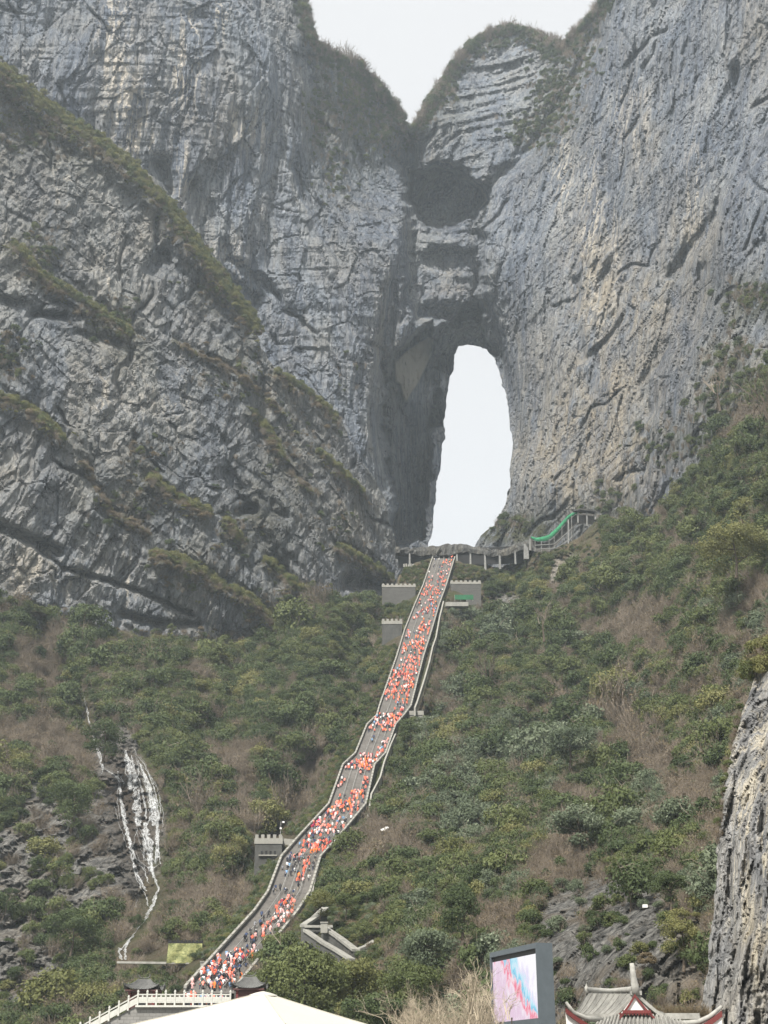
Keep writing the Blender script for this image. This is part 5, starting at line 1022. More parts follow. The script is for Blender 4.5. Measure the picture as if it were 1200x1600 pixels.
def curved_roof(e, w, d, h, z, lift, mat, ridge_mat, over=.9, ribs=14, ridge_w=.45):
    """hip-and-gable roof with turned-up corners: w along the ridge, d across"""
    ro = MB(); W2, D2 = w / 2 + over, d / 2 + over
    def P(u, v):          # u along -1..1, v 0 ridge .. 1 eave
        zz = h * (1 - v) ** 1.5 + lift * (abs(u) ** 3) * (v ** 2); return zz
    for s_ in (-1, 1):
        rw = []
        for j in range(7):
            v = j / 6; rw.append([((ridge_w * w * .5 + (W2 - ridge_w * w * .5) * v) * u, s_ * D2 * v, z + P(u, v)) for u in np.linspace(-1, 1, 13)])
        ro.grid(rw); rw2 = []
        for j in range(7):
            v = j / 6; rw2.append([(s_ * (ridge_w * w * .5 + (W2 - ridge_w * w * .5) * v), D2 * v * u, z + P(u, v)) for u in np.linspace(-1, 1, 9)])
        ro.grid(rw2)
    rl = MB()
    for row in (1, 0):
        pass
    ro.build('roof', mat, e, smooth=True)
    un = MB(); un.box(-W2 * .9, W2 * .9, -D2 * .9, D2 * .9, z - .22, z - .02); un.build('eaves', M_redtrim if w > 6 else M_red, e)
    for k in range(ribs):
        u = -1 + (k + .5) * 2 / ribs; pts = []
        for j in range(6):
            v = .05 + .95 * j / 5; pts.append(((ridge_w * w * .5 + (W2 - ridge_w * w * .5) * v) * u, -D2 * v, z + P(u, v) + .04))
        m_ = MB(); m_.tube(pts, w * .012, 5); m_.build('tile_row', mat, e)
    rg2 = MB(); rw = ridge_w * w * .5; pts = [(x, 0, z + h + .12 + .45 * lift * abs(x / rw) ** 4) for x in np.linspace(-rw * 1.12, rw * 1.12, 11)]
    rg2.tube(pts, [w * .022] * 11, 6); rg2.build('ridge', ridge_mat, e)
    for sx in (-1, 1):
        for sy in (-1, 1):
            c = MB(); c.tube([(sx * (rw + (W2 - rw) * v), sy * D2 * v, z + P(1, v) + .06 + (.5 * lift if v > 1 else 0)) for v in (0, .25, .5, .75, .95, 1.08)], [w * .018] * 5 + [w * .008], 6); c.build('hip_ridge', ridge_mat, e)
def gatehouse(px0, px1, pe, pt, Y, label):
    a_, b_ = at(px0, pe, Y), at(px1, pe, Y); w = (b_[0] - a_[0]); ze = a_[2]; zt = at(px0, pt, Y)[2]; zb = hT - .25
    e = empty('gatehouse', ((a_[0] + b_[0]) / 2, Y + w * .4, zb), label, 'gatehouse'); z = ze - zb
    MB().box(-w / 2, w / 2, -w * .4, w * .4, 0, z - .223).build('wall', M_red, e)
    for s_ in (-1, 1): MB().box(s_ * w * .5 - .14, s_ * w * .5 + .14, -w * .4 - .14, -w * .4 + .14, 0, z - .226).build('pillar', M_redtrim, e)
    MB().box(-w * .18, w * .18, -w * .4 - .06, -w * .4 + .02, 0, z * .6).build('door', M_dark, e)
    curved_roof(e, w, w * .8, zt - ze, z, w * .20, M_tile, M_tile, over=w * .24, ribs=13); return e
gatehouse(203, 241, 1546, 1529, 176, 'dark red gatehouse with upturned grey roof, standing apart left of the crowd')
gatehouse(371, 407, 1544, 1525, 173, 'dark red gatehouse with upturned grey roof, at the crowd right above the tent peak')
# low roofs joined to the gatehouses
for x0_, x1_, y_, Y in ((238, 256, 1545, 182), (402, 420, 1543, 179)):
    a_, b_ = at(x0_, y_, Y), at(x1_, y_, Y); e = empty('gate_canopy', (a_[0], Y, hT - .25), 'small dark upturned canopy roof adjoining the ' + ('left' if x0_ < 300 else 'crowded') + ' gatehouse', 'canopy'); w = b_[0] - a_[0]; z = a_[2] - hT + .25
    cr = MB(); cr.grid([[(w * t_, dy, z + .55 * t_ ** 3 + (.35 if dy == .9 else 0) - .25 * t_) for t_ in np.linspace(0, 1, 8)] for dy in (0, .9, 1.8)]); cr.grid([[(w * t_, dy, z - .12 + .55 * t_ ** 3 + (.35 if dy == .9 else 0) - .25 * t_) for t_ in np.linspace(0, 1, 8)] for dy in (1.8, .9, 0)]); cr.build('roof', M_tile, e)
    for q in (.25, .6): MB().box(w * q, w * q + .16, .7, .86, 0, z + .05).build('pillar', M_red, e)

# ================================================================== tent canopy in front
m, n, b = mat_new('cream_canvas'); p_ = nd(n, 'ShaderNodeTexCoord').outputs['Object']
n.links.new(mixc(n, noise_tex(n, p_, (1.2, 1.2, 1.2), 5, .6), (.50, .485, .43), (.575, .56, .50)), b.inputs['Base Color']); b.inputs['Roughness'].default_value = .75
tr = nd(n, 'ShaderNodeBsdfTranslucent'); tr.inputs[0].default_value = (.6, .58, .5, 1); ms = nd(n, 'ShaderNodeMixShader'); ms.inputs[0].default_value = .25; out = [x for x in n.nodes if x.type == 'OUTPUT_MATERIAL'][0]
bump(n, b, noise_tex(n, p_, (3, 3, 3), 4, .5), .25, .05)
n.links.new(b.outputs[0], ms.inputs[1]); n.links.new(tr.outputs[0], ms.inputs[2]); n.links.new(ms.outputs[0], out.inputs[0]); M_canvas = m
M_seam = plain('canvas_seam', (.36, .34, .29), .8, .1, 2); apex = at(411, 1550.5, 31); tent = empty('canopy_tent', (apex[0], 31, 0), 'large cream canvas canopy tent with a low peak in front of everything', 'tent'); zp = apex[2]
cor = []
for cx, cy, Y in ((196, 1603, 29.2), (446, 1600, 27.6), (590, 1606, 30.6)): cor.append(at(cx, cy, Y) - np.array([apex[0], 31, 0]))
cor.append(np.array([2.6, 3.4, cor[2][2]])); cor.append(np.array([.2, 4.6, cor[0][2]])); cor.append(np.array([-2.9, 2.4, cor[0][2]]))
cap = np.array([0, 0, zp]); N_ = len(cor)
for k in range(N_):
    A_, B_ = cor[k], cor[(k + 1) % N_]; rws = []
    for j in range(9):
        v = .045 + .955 * j / 8; row = []
        for i in range(13):
            u = i / 12; e_ = A_ * (1 - u) + B_ * u; p = cap * (1 - v) + e_ * v; sag = math.sin(math.pi * u) * v * .03 + .012 * math.sin(math.pi * v) ; p = p - PN * sag; row.append(p)
        rws.append(row)
    mm = MB(); mm.grid(rws); mm.build('canvas_panel', M_canvas, tent, smooth=True)
    rib = MB(); rib.tube([cap * (1 - v) + A_ * v - PN * (.012 * math.sin(math.pi * v) - .004) for v in np.linspace(.04, 1, 9)], .012, 6); rib.build('seam', M_seam, tent)
    val = []
    for i in range(13):
        u = i / 12; e_ = A_ * (1 - u) + B_ * u; val.append([e_ - PN * .05 * math.sin(math.pi * u), e_ - PN * (.20 - .12 * math.sin(math.pi * u))])
    mm = MB(); mm.grid(val); mm.build('valance', M_canvas, tent, smooth=True)
    MB().tube([(A_[0], A_[1], 0), (A_[0], A_[1], A_[2] - .01)], .045, 8).build('pole', M_rail, tent)
    MB().bar(tuple(A_ - PN * .09), tuple(B_ - PN * .09), .03).build('frame_bar', M_dark, tent)
cp_ = MB(); cp_.grid([[(math.cos(a_) * q, math.sin(a_) * q, z_) for a_ in np.linspace(0, 6.283, 17)] for q, z_ in ((.02, zp + .02), (.16, zp - .01), (.30, zp - .055), (.31, zp - .085))]); cp_.build('peak_cap', M_canvas, tent, smooth=True)

# ================================================================== outdoor screen
M_frame = plain('screen_housing_grey', (.075, .09, .10), .5, .08, 3)
pl, pr_ = np.array([at(765, 1484, 77)[0], 77.0]), np.array([at(837, 1475, 71.5)[0], 71.5])
z0 = at(765, 1486, 77)[2]; z1 = at(837, 1475.5, 71.5)[2]; ztop = (z0 + z1) / 2
scn = empty('led_screen', (pl[0], pl[1], 0), 'tall outdoor video screen showing pastel pink and blue marbling, in a slate housing', 'screen')
ux = pr_ - pl; wS = float(np.hypot(*ux)); scn.rotation_euler = (0, 0, math.atan2(ux[1], ux[0])); zS = ztop
zp_top = at(835, 1490, 71.5)[2] ; zp_top = zS - .95 * (zS - zp_top); zp_bot = at(835, 1590, 71.5)[2]
fw = .10
MB().box(-.02, fw, 0, .9, 0, zS).build('side_frame', M_frame, scn); MB().box(wS - fw * .6, wS + .02, 0, .9, 0, zS).build('side_frame', M_frame, scn)
MB().box(fw + .003, wS - fw * .6 - .003, 0, .9, zS - .26, zS - .003).build('top_frame', M_frame, scn); MB().box(fw + .003, wS - fw * .6 - .003, .17, .9, zp_bot - 1.2, zS - .263).build('housing', plain('housing_recess', (.05, .052, .05), .7, .1, 3), scn)
MB().box(fw + .003, wS - fw * .6 - .003, .02, .167, zp_bot - .6, zp_bot - .02).build('lower_frame', M_frame, scn)
m, n, b = mat_new('screen_picture'); p_ = nd(n, 'ShaderNodeTexCoord').outputs['Object']
sx = nd(n, 'ShaderNodeSeparateXYZ'); n.links.new(p_, sx.inputs[0])
xx_ = mathn(n, 'MULTIPLY', sx.outputs[0], 1 / wS); zz_ = mathn(n, 'MULTIPLY', mathn(n, 'SUBTRACT', zp_top, sx.outputs[2]), 1 / (zp_top - zp_bot))
f1_ = noise_tex(n, p_, (1.1, 1.1, .5), 5, .62, 1.2, (0, R(-30), 0)); f2_ = noise_tex(n, p_, (3, 3, 1.0), 6, .65, 1.6, (0, R(-25), 0))
ss_ = mathn(n, 'ADD', mathn(n, 'SUBTRACT', xx_, mathn(n, 'MULTIPLY', zz_, .62)), mathn(n, 'MULTIPLY', mathn(n, 'SUBTRACT', f1_, .5), .9))
ss_ = mathn(n, 'ADD', ss_, mathn(n, 'MULTIPLY', mathn(n, 'SUBTRACT', f2_, .5), .25))
c_ = ramp(n, ss_, [(.0, (.78, .60, .74)), (.12, (.88, .74, .84)), (.22, (.86, .20, .30)), (.29, (.93, .66, .72)), (.34, (.20, .58, .80)), (.44, (.55, .82, .92)), (.52, (.80, .74, .92)), (.62, (.96, .95, .98))])
c_ = mixc(n, ramp(n, f2_, [(.50, 0), (.66, .6)]), c_, (.93, .91, .94))
em = nd(n, 'ShaderNodeEmission'); n.links.new(c_, em.inputs[0]); em.inputs[1].default_value = .62; out = [x for x in n.nodes if x.type == 'OUTPUT_MATERIAL'][0]; n.links.new(em.outputs[0], out.inputs[0])
MB().box(fw + .02, wS - fw * .6 - .02, .10, .165, zp_bot, zp_top).build('display', m, scn)
MB().box(-.1, wS + .1, .1, 1.2, 0, .4).build('base', M_conc, scn)

# ================================================================== hall roof with upturned ridges, lower right
HY = 80.0
def hp(x, y, Y=HY): return at(x, y, Y)
hall = empty('temple_hall', (hp(1000, 1600)[0], HY + 3, 0), 'traditional hall with pale grey tiled roof, white gable and red gable boards', 'building'); HO = np.array(hall.location)
def hr(x, y, Y=HY): return hp(x, y, Y) - HO
apexg = hr(992, 1551, HY + .2); rl_ = hr(919, 1549, HY + 7.0)
gl, gr2 = hr(956, 1588, HY), hr(1042, 1592, HY)
eL, eR = hr(896, 1586, HY + 8), hr(1060, 1586, HY + 8)
r0 = hr(992, 1549, HY + .2)
# left slope, right slope
def slope(a0, a1, b0, b1, sag, name='roof_slope', mat=M_tile2, n1=9, n2=7):
    rws = []
    for j in range(n2):
        v = j / (n2 - 1); row = []
        for i in range(n1): u = i / (n1 - 1); p = (a0 * (1 - u) + a1 * u) * (1 - v) + (b0 * (1 - u) + b1 * u) * v; row.append(p - PN * sag * math.sin(math.pi * v))
        rws.append(row)
    mm = MB(); mm.grid(rws); mm.build(name, mat, hall, smooth=True); return rws
lw_in, lw_out = gl + np.array([0, 0, 0]), eL
sl1 = slope(r0, rl_, gl, eL, .12); sl2 = slope(r0 + (.001, 0, 0), rl_ + (.001, 0, 0), gr2, eR, .12)
for rws in (sl1, sl2):
    for i in range(0, 9):
        MB().tube([tuple(rws[j][i] + PN * .03) for j in range(7)], .035, 5).build('tile_row', M_tile2, hall)
# verges (pale bargeboards) and red gable boards, white gable
def band(a, b_, w, th, mat, name, sag=.0, n_=8):
    up_r, lo_r = [], []
    for i in range(n_):
        u = i / (n_ - 1); p = a * (1 - u) + b_ * u - PN * sag * math.sin(math.pi * u); up_r.append([p, p + (0, th, 0), p - PN * w + (0, th, 0), p - PN * w, p])
    mm = MB(); mm.grid(up_r); mm.build(name, mat, hall)
F_ = np.array([0, -.12, 0])
band(r0 + F_ * 1.5, gl + F_ * 1.5 + (-.35, 0, -.15), .22, .3, M_ridge, 'verge', .10); band(r0 + F_ * 1.5, gr2 + F_ * 1.5 + (.35, 0, -.15), .22, .3, M_ridge, 'verge', .10)
band(hr(992, 1553, HY - .5), hr(968, 1588, HY - .5), .17, .1, M_redtrim, 'gable_board', .06); band(hr(992, 1553, HY - .5), hr(1023, 1589, HY - .5), .17, .1, M_redtrim, 'gable_board', .06)
tri = MB(); ta, tb, tc = hr(992, 1556, HY - .38), hr(971, 1583, HY - .38), hr(1018, 1583, HY - .38); tri.poly([ta, tb, tc, ta + (0, .15, 0), tb + (0, .15, 0), tc + (0, .15, 0)], [(0, 1, 2), (3, 5, 4), (0, 3, 4, 1), (1, 4, 5, 2), (2, 5, 3, 0)]); tri.build('gable_wall', M_gable, hall)
MB().bar(tuple(hr(973, 1581, HY - .48)), tuple(hr(1017, 1581, HY - .48)), .12, .17).build('tie_beam', M_redtrim, hall)
for i in range(11):
    x = 969 + i * 4.9; t_ = MB(); a_ = hr(x, 1583, HY - .52); t_.poly([a_ + (-.09, 0, 0), a_ + (.09, 0, 0), a_ + (0, 0, -.13), a_ + (-.09, .05, 0), a_ + (.09, .05, 0), a_ + (0, .05, -.13)], [(0, 1, 2), (3, 5, 4), (0, 3, 4, 1), (1, 4, 5, 2), (2, 5, 3, 0)]); t_.build('drip_tile', M_redtrim, hall)
# main ridge with horn-like finials
def horn(pts, rad, name='finial', mat=M_ridge): mm = MB(); mm.tube([tuple(p) for p in pts], rad, 8); mm.build(name, mat, hall, smooth=True)
horn([r0 + PN * .10 + (0, -.2, 0), r0 * .5 + rl_ * .5 + PN * .02, rl_ + PN * .12], [.17, .13, .13], 'ridge')
horn([hr(993, 1553), hr(992, 1540), hr(989.5, 1525), hr(987, 1505)], [.26, .22, .17, .12]); horn([hr(919, 1552, HY + 7), hr(916, 1543, HY + 7), hr(917, 1533, HY + 7)], [.16, .12, .08])
MB().box(*(lambda c: (c[0] - .3, c[0] + .3, c[1] - .1, c[1] + .35, c[2] - .1, c[2] + .12))(hr(994, 1552))).build('ridge_end', M_ridge, hall)
# lower tiled skirt with rounded tile rows
sk_top = [hr(x, y, HY - .1) for x, y in ((935, 1594), (965, 1587), (1000, 1586), (1035, 1589), (1072, 1598))]
sk_bot = [hr(x, y, HY - 2.6) for x, y in ((905, 1640), (950, 1632), (1000, 1630), (1050, 1633), (1100, 1642))]
def interp_pts(L_, u): k = min(int(u * (len(L_) - 1)), len(L_) - 2); f = u * (len(L_) - 1) - k; return L_[k] * (1 - f) + L_[k + 1] * f
mm = MB(); mm.grid([[interp_pts(sk_top, u) for u in np.linspace(0, 1, 17)], [(interp_pts(sk_top, u) + interp_pts(sk_bot, u)) / 2 - PN * .1 for u in np.linspace(0, 1, 17)], [interp_pts(sk_bot, u) for u in np.linspace(0, 1, 17)]]); mm.build('skirt_roof', M_tile2, hall)
for i in range(24):
    u = (i + .5) / 24; a_, b_ = interp_pts(sk_top, u), interp_pts(sk_bot, u); MB().tube([tuple(a_ + PN * .06), tuple((a_ + b_) / 2 - PN * .03), tuple(b_ + PN * .06)], .075, 6).build('tile_row', M_tile2, hall)
# corners: left and right upturned eaves, low wall between
horn([hr(940, 1594, HY - .2), hr(915, 1591, HY - .6), hr(896, 1582, HY - 1), hr(884.5, 1566, HY - 1.2)], [.16, .14, .12, .07], 'hip_ridge')
band(hr(884, 1575, HY - 1.2), hr(925, 1603, HY - .8), .26, .2, M_redtrim, 'eave_board', .05); band(hr(884, 1581, HY - 1.0), hr(922, 1610, HY - .6), 1.0, .1, M_gable, 'eave_wall', .03)
MB().box(*(lambda a_, b_: (a_[0], b_[0], a_[1], a_[1] + .6, a_[2], b_[2]))(hr(912, 1594, HY + .6), hr(956, 1584, HY + .6))).build('ridge_wall', M_ridge, hall)
MB().box(*(lambda a_, b_: (a_[0], b_[0], a_[1], a_[1] + .6, a_[2], b_[2]))(hr(1040, 1592, HY + .8), hr(1093, 1583, HY + .8))).build('parapet_wall', M_ridge, hall)
horn([hr(1060, 1600, HY - .2), hr(1092, 1597, HY - .3), hr(1110, 1588, HY - .5), hr(1128, 1572, HY - .7)], [.16, .15, .13, .08], 'hip_ridge')
band(hr(1128, 1579, HY - .8), hr(1088, 1606, HY - .5), .30, .2, M_redtrim, 'eave_board', .05); band(hr(1127, 1586, HY - .7), hr(1096, 1608, HY - .4), 1.0, .1, M_gable, 'eave_wall', .03)
MB().box(-3.6, 3.9, .3, 8, 0, hr(1000, 1612)[2]).build('wall', M_gable, hall)
for x in (-3.4, -1.2, 1.2, 3.6): MB().tube([(x, -1.8, 0), (x, -1.8, hr(1000, 1636)[2])], .16, 10).build('column', M_redtrim, hall)
gs = MB(); mg_ = []
rk = np.random.default_rng(4); V, Fc = twigs(rk, 60, .9, .8, .012, 1)
e = empty('dry_grass', at(1060, 1583, HY + 5), 'strip of dry golden grass behind the temple wall', 'grass')
tuft_me = np_mesh('tuft', V, Fc, L_dry, attrs={'tint': ('FACE', 'FLOAT', np.ones(len(Fc), np.float32))})
for q in range(9): link('tuft', tuft_me, e, (q * .42 - 1.8, .2 * math.sin(q), -.3), q * 1.3)
# small white things on the slope
e = empty('floodlight', at(1008, 1417, 150), 'small white floodlight on a bracket on the rock above the temple roof', 'lamp'); MB().box(-.28, .22, -.3, .1, -.1, .22).build('lamp_head', M_white, e); MB().tube([(.2, 0, .05), (.9, .3, .1), (1.2, 1.8, -.1)], .04, 6).build('bracket', M_rail, e)
e = empty('white_sheet', at(601, 1295, 300), 'small white plastic sheet lying on the brown slope right of the stairs', 'sheet'); sh = MB(); sh.grid([[(x, .5 * y, .18 * math.sin(x * 3 + y) + y * .55 + x * .15) for x in np.linspace(-.9, .9, 7) if True] for y in np.linspace(-.5, .5, 5)]); sh.build('sheet', M_white, e, smooth=True)

# ================================================================== people
def person_mesh(name, pose, seed):
    """one continuous figure grown over a posed skeleton, 1.68 m tall, facing +Y"""
    lift, swing, armL, armR, lean = pose
    P = {}; hipz = .88
    P['pelvis'] = (0, 0, hipz); P['waist'] = (0, lean * .12, 1.05); P['chest'] = (0, lean * .32, 1.27); P['neck'] = (0, lean * .45, 1.43); P['head'] = (0, lean * .52 + .01, 1.52); P['crown'] = (0, lean * .55, 1.62)
    for s_, nm, up in ((-1, 'L', lift > 0), (1, 'R', lift < 0)):
        f = abs(lift) if up else -abs(swing) * .6
        P['hip' + nm] = (s_ * .10, 0, hipz - .06)
        if up: P['knee' + nm] = (s_ * .11, .30 * f + .05, hipz - .38 + .16 * f); P['ank' + nm] = (s_ * .11, .22 * f + .02, hipz - .78 + .22 * f)
        else: P['knee' + nm] = (s_ * .10, .03 + f * .1, hipz - .43); P['ank' + nm] = (s_ * .10, f * .35, .07)
        P['toe' + nm] = (s_ * .12, P['ank' + nm][1] + .16, P['ank' + nm][2] - .03)
        P['sh' + nm] = (s_ * .19, lean * .38, 1.38)
        a = armL if s_ < 0 else armR
        P['el' + nm] = (s_ * (.25 + .04 * abs(a)), lean * .38 + .10 * a, 1.12 + .06 * max(a, 0)); P['wr' + nm] = (s_ * (.22 + .02 * a), lean * .38 + .14 + .16 * a, .92 + .26 * max(a, 0)); P['ha' + nm] = (s_ * .20, P['wr' + nm][1] + .05, P['wr' + nm][2] - .05 + .04 * max(a, 0))
    names = list(P); ix = {k: i for i, k in enumerate(names)}
    E = [('pelvis', 'waist'), ('waist', 'chest'), ('chest', 'neck'), ('neck', 'head'), ('head', 'crown')]
    for nm in 'LR': E += [('pelvis', 'hip' + nm), ('hip' + nm, 'knee' + nm), ('knee' + nm, 'ank' + nm), ('ank' + nm, 'toe' + nm), ('chest', 'sh' + nm), ('sh' + nm, 'el' + nm), ('el' + nm, 'wr' + nm), ('wr' + nm, 'ha' + nm)]
    me = bpy.data.meshes.new(name + '_skeleton'); me.from_pydata([P[k] for k in names], [(ix[a], ix[b_]) for a, b_ in E], [])
    o = bpy.data.objects.new('t', me); COL.objects.link(o); md = o.modifiers.new('s', 'SKIN'); sb_ = o.modifiers.new('u', 'SUBSURF'); sb_.levels = 1
    rad = {'pelvis': (.155, .115), 'waist': (.145, .11), 'chest': (.175, .125), 'neck': (.055, .055), 'head': (.088, .10), 'crown': (.07, .08)}
    for k in names:
        b_ = k[:-1]; rr_ = rad.get(k) or {'hip': (.10, .10), 'knee': (.065, .065), 'ank': (.045, .045), 'toe': (.04, .03), 'sh': (.075, .08), 'el': (.055, .055), 'wr': (.04, .04), 'ha': (.035, .04)}[b_]
        me.skin_vertices[0].data[ix[k]].radius = rr_
    me.skin_vertices[0].data[ix['pelvis']].use_root = True
    dg = bpy.context.evaluated_depsgraph_get(); dg.update(); ev = o.evaluated_get(dg); m2 = bpy.data.meshes.new_from_object(ev); bpy.data.objects.remove(o)
    m2.name = name; return m2
POSES = [(1, 1, .6, -.3, .35), (-1, 1, -.3, .7, .35), (.6, .6, .2, .2, .2), (0, .15, .1, .1, .05), (-.7, .8, 1.2, 0, .3), (0, .1, .9, 1.2, .1)]
bases = [person_mesh('person_body', p, i) for i, p in enumerate(POSES)]
def cloth(name, c): return plain(name, c, .7, .06, 6, bmp=0)
J = {'orange-red': (.70, .14, .08), 'bright orange': (.85, .22, .05), 'salmon pink': (.80, .26, .20), 'pale pink': (.72, .42, .40), 'white': (.72, .71, .68), 'black': (.022, .022, .026), 'navy blue': (.035, .055, .12), 'dark red': (.28, .02, .04), 'grey': (.20, .20, .21), 'sky blue': (.18, .32, .50), 'yellow': (.75, .55, .05), 'dark green': (.03, .09, .07), 'magenta': (.45, .04, .16)}
JM = {k: cloth('jacket_' + k.replace(' ', '_').replace('-', '_'), v) for k, v in J.items()}
T = {'black': (.02, .02, .024), 'dark blue': (.03, .045, .09), 'grey': (.13, .13, .13), 'beige': (.30, .25, .19)}; TM = {k: cloth('trousers_' + k.replace(' ', '_'), v) for k, v in T.items()}
M_skin = cloth('skin', (.42, .26, .18)); M_hair = cloth('hair', (.018, .014, .012))
def dressed(bi, jk, tk, hood, longcoat, hat=None):
    me = bases[bi].copy(); me.name = 'person'; me.materials.clear()
    for mm in (JM[jk], TM[tk], M_skin, JM[hat] if hat else (JM[jk] if hood else M_hair)): me.materials.append(mm)
    cut = .55 if longcoat else .86
    for pg in me.polygons:
        x, y, z = pg.center
        if z > 1.46: k = 2 if (y > .05 + POSES[bi][4] * .5 and z < 1.60 and abs(x) < .075) else 3
        elif z < cut and abs(x) < .2: k = 1
        elif z < .96 and abs(x) > .19 and y > .1: k = 2
        else: k = 0
        pg.material_index = k; pg.use_smooth = True
    return me
cache = {}
def pmesh(*a):
    if a not in cache: cache[a] = dressed(*a)
    return cache[a]
# (rows of the photo, across the stairs, how many, colour mix)   r: raincoats, m: mixed, d: dark
MIX = {'r': ['orange-red'] * 9 + ['bright orange'] * 3 + ['salmon pink'] * 6 + ['pale pink'] * 2 + ['white'] + ['black'] * 3 + ['dark red', 'navy blue'], 'm': ['orange-red'] * 3 + ['salmon pink'] * 4 + ['pale pink'] * 3 + ['white'] * 4 + ['black'] * 4 + ['navy blue', 'dark red', 'grey', 'sky blue'], 'd': ['black'] * 5 + ['navy blue'] * 2 + ['white'] * 3 + ['grey', 'dark green', 'orange-red', 'sky blue'],
       'p': ['magenta', 'dark red', 'salmon pink', 'orange-red', 'dark red'], 'w': ['white', 'pale pink', 'salmon pink', 'pale pink', 'white', 'orange-red']}
CROWD = [(872, 884, .55, 1, 9, 'r'), (872, 900, .05, .5, 8, 'd'), (884, 905, .4, .95, 12, 'm'), (903, 930, .1, .45, 8, 'm'), (895, 935, .55, .95, 26, 'r'), (917, 935, .05, .4, 14, 'r'), (930, 965, .5, .95, 20, 'm'), (940, 972, .1, .5, 20, 'm'), (935, 990, .5, .95, 20, 'r'), (975, 1010, .45, .95, 34, 'r'), (988, 1002, .1, .4, 9, 'm'),
         (1005, 1035, .4, .95, 34, 'r'), (1008, 1025, .1, .4, 12, 'r'), (1030, 1060, .4, .95, 34, 'r'), (1030, 1060, .1, .35, 8, 'm'), (1055, 1080, .5, .95, 32, 'r'), (1052, 1098, .04, .40, 44, 'r'), (1075, 1100, .5, .9, 22, 'r'), (1098, 1118, .5, .9, 14, 'm'), (1120, 1140, .55, .97, 34, 'r'), (1120, 1141, .03, .55, 28, 'm'), (1141, 1147, .1, .9, 8, 'r'),
         (1148, 1166, .3, .6, 3, 'd'), (1160, 1184, .72, .97, 12, 'm'), (1182, 1196, .2, .95, 20, 'm'), (1192, 1209, .5, .95, 26, 'r'), (1195, 1207, .05, .45, 14, 'm'), (1210, 1218, .6, .7, 3, 'r'), (1216, 1240, .05, .22, 7, 'm'), (1218, 1245, .78, .96, 12, 'r'), (1240, 1274, .5, .95, 34, 'r'), (1246, 1262, .1, .4, 5, 'd'), (1258, 1280, .15, .55, 24, 'r'),
         (1275, 1310, .1, .5, 20, 'm'), (1288, 1300, .02, .22, 8, 'p'), (1278, 1330, .35, .62, 16, 'm'), (1280, 1330, .6, .95, 24, 'm'), (1305, 1330, .12, .4, 12, 'd'), (1322, 1338, .45, .95, 22, 'r'), (1335, 1350, .1, .5, 8, 'm'), (1345, 1375, .1, .6, 16, 'd'), (1345, 1385, .6, .8, 12, 'r'), (1348, 1380, .8, .95, 4, 'd'), (1392, 1404, .1, .85, 6, 'd'),
         (1408, 1430, .45, .85, 14, 'r'), (1430, 1452, .55, .95, 16, 'w'), (1432, 1442, .2, .4, 3, 'd'), (1448, 1476, .2, .5, 5, 'd'), (1450, 1480, .5, .9, 9, 'w'), (1465, 1500, .2, .75, 6, 'd'), (1480, 1500, .5, .8, 4, 'm'), (1492, 1512, .3, .9, 10, 'r'), (1500, 1535, .06, .7, 32, 'm'), (1505, 1545, .02, .6, 20, 'r'), (1520, 1550, .15, .9, 26, 'd'), (1526, 1551, .05, .95, 22, 'r')]
FL = [(0, 935, 'near the shelter'), (935, 1045, 'high on the upper flight'), (1045, 1119, 'low on the upper flight'), (1119, 1150, 'on the landing under the balcony'), (1150, 1215, 'on the second landing'), (1215, 1270, 'on the steep middle flight'), (1270, 1318, 'above the lamp tower'), (1318, 1347, 'beside the lamp tower'), (1347, 1400, 'just below the lamp tower'), (1400, 1445, 'well below the lamp tower'), (1445, 1500, 'beside the big green tree'), (1500, 1600, 'above the gatehouse')]
rp_ = random.Random(17); people = []
for y0_, y1_, v0, v1, cnt, mix in CROWD:
    cnt = int(cnt * (1.45 if y1_ < 1120 else 1.3))
    pts = []
    for _ in range(cnt):
        for _t in range(12):
            y, v_ = rp_.uniform(y0_, y1_), rp_.uniform(v0, v1); q = stair_pt(v_, y)
            if all((q[0] - o[0]) ** 2 + (q[1] - o[1]) ** 2 > .30 for o in pts[-60:]): break
        pts.append(q); people.append((y, v_, q, rp_.choice(MIX[mix])))
for _ in range(26):                       # behind the balustrade
    x = rp_.uniform(288, 350); Y = rp_.uniform(162, 172); q = at(x, 1560, Y); q[2] = hT - .25; people.append((1560, .5, q, rp_.choice(MIX['m'] + ['orange-red'] * 4)))
people.sort(key=lambda t_: t_[2][1]); far = []
SP = {'black': 'black', 'navy blue': 'dark navy'}
bgm = MB().hexa([(-.14, -.10, 1.02), (.14, -.10, 1.02), (.15, .10, 1.02), (-.15, .10, 1.02)], [(-.10, -.05, 1.40), (.10, -.05, 1.40), (.12, .10, 1.44), (-.12, .10, 1.44)]); bgm.box(-.10, .10, -.155, -.101, 1.06, 1.22)
BAGS = [bgm.mesh('backpack', JM[k]) for k in ('black', 'navy blue', 'grey')]
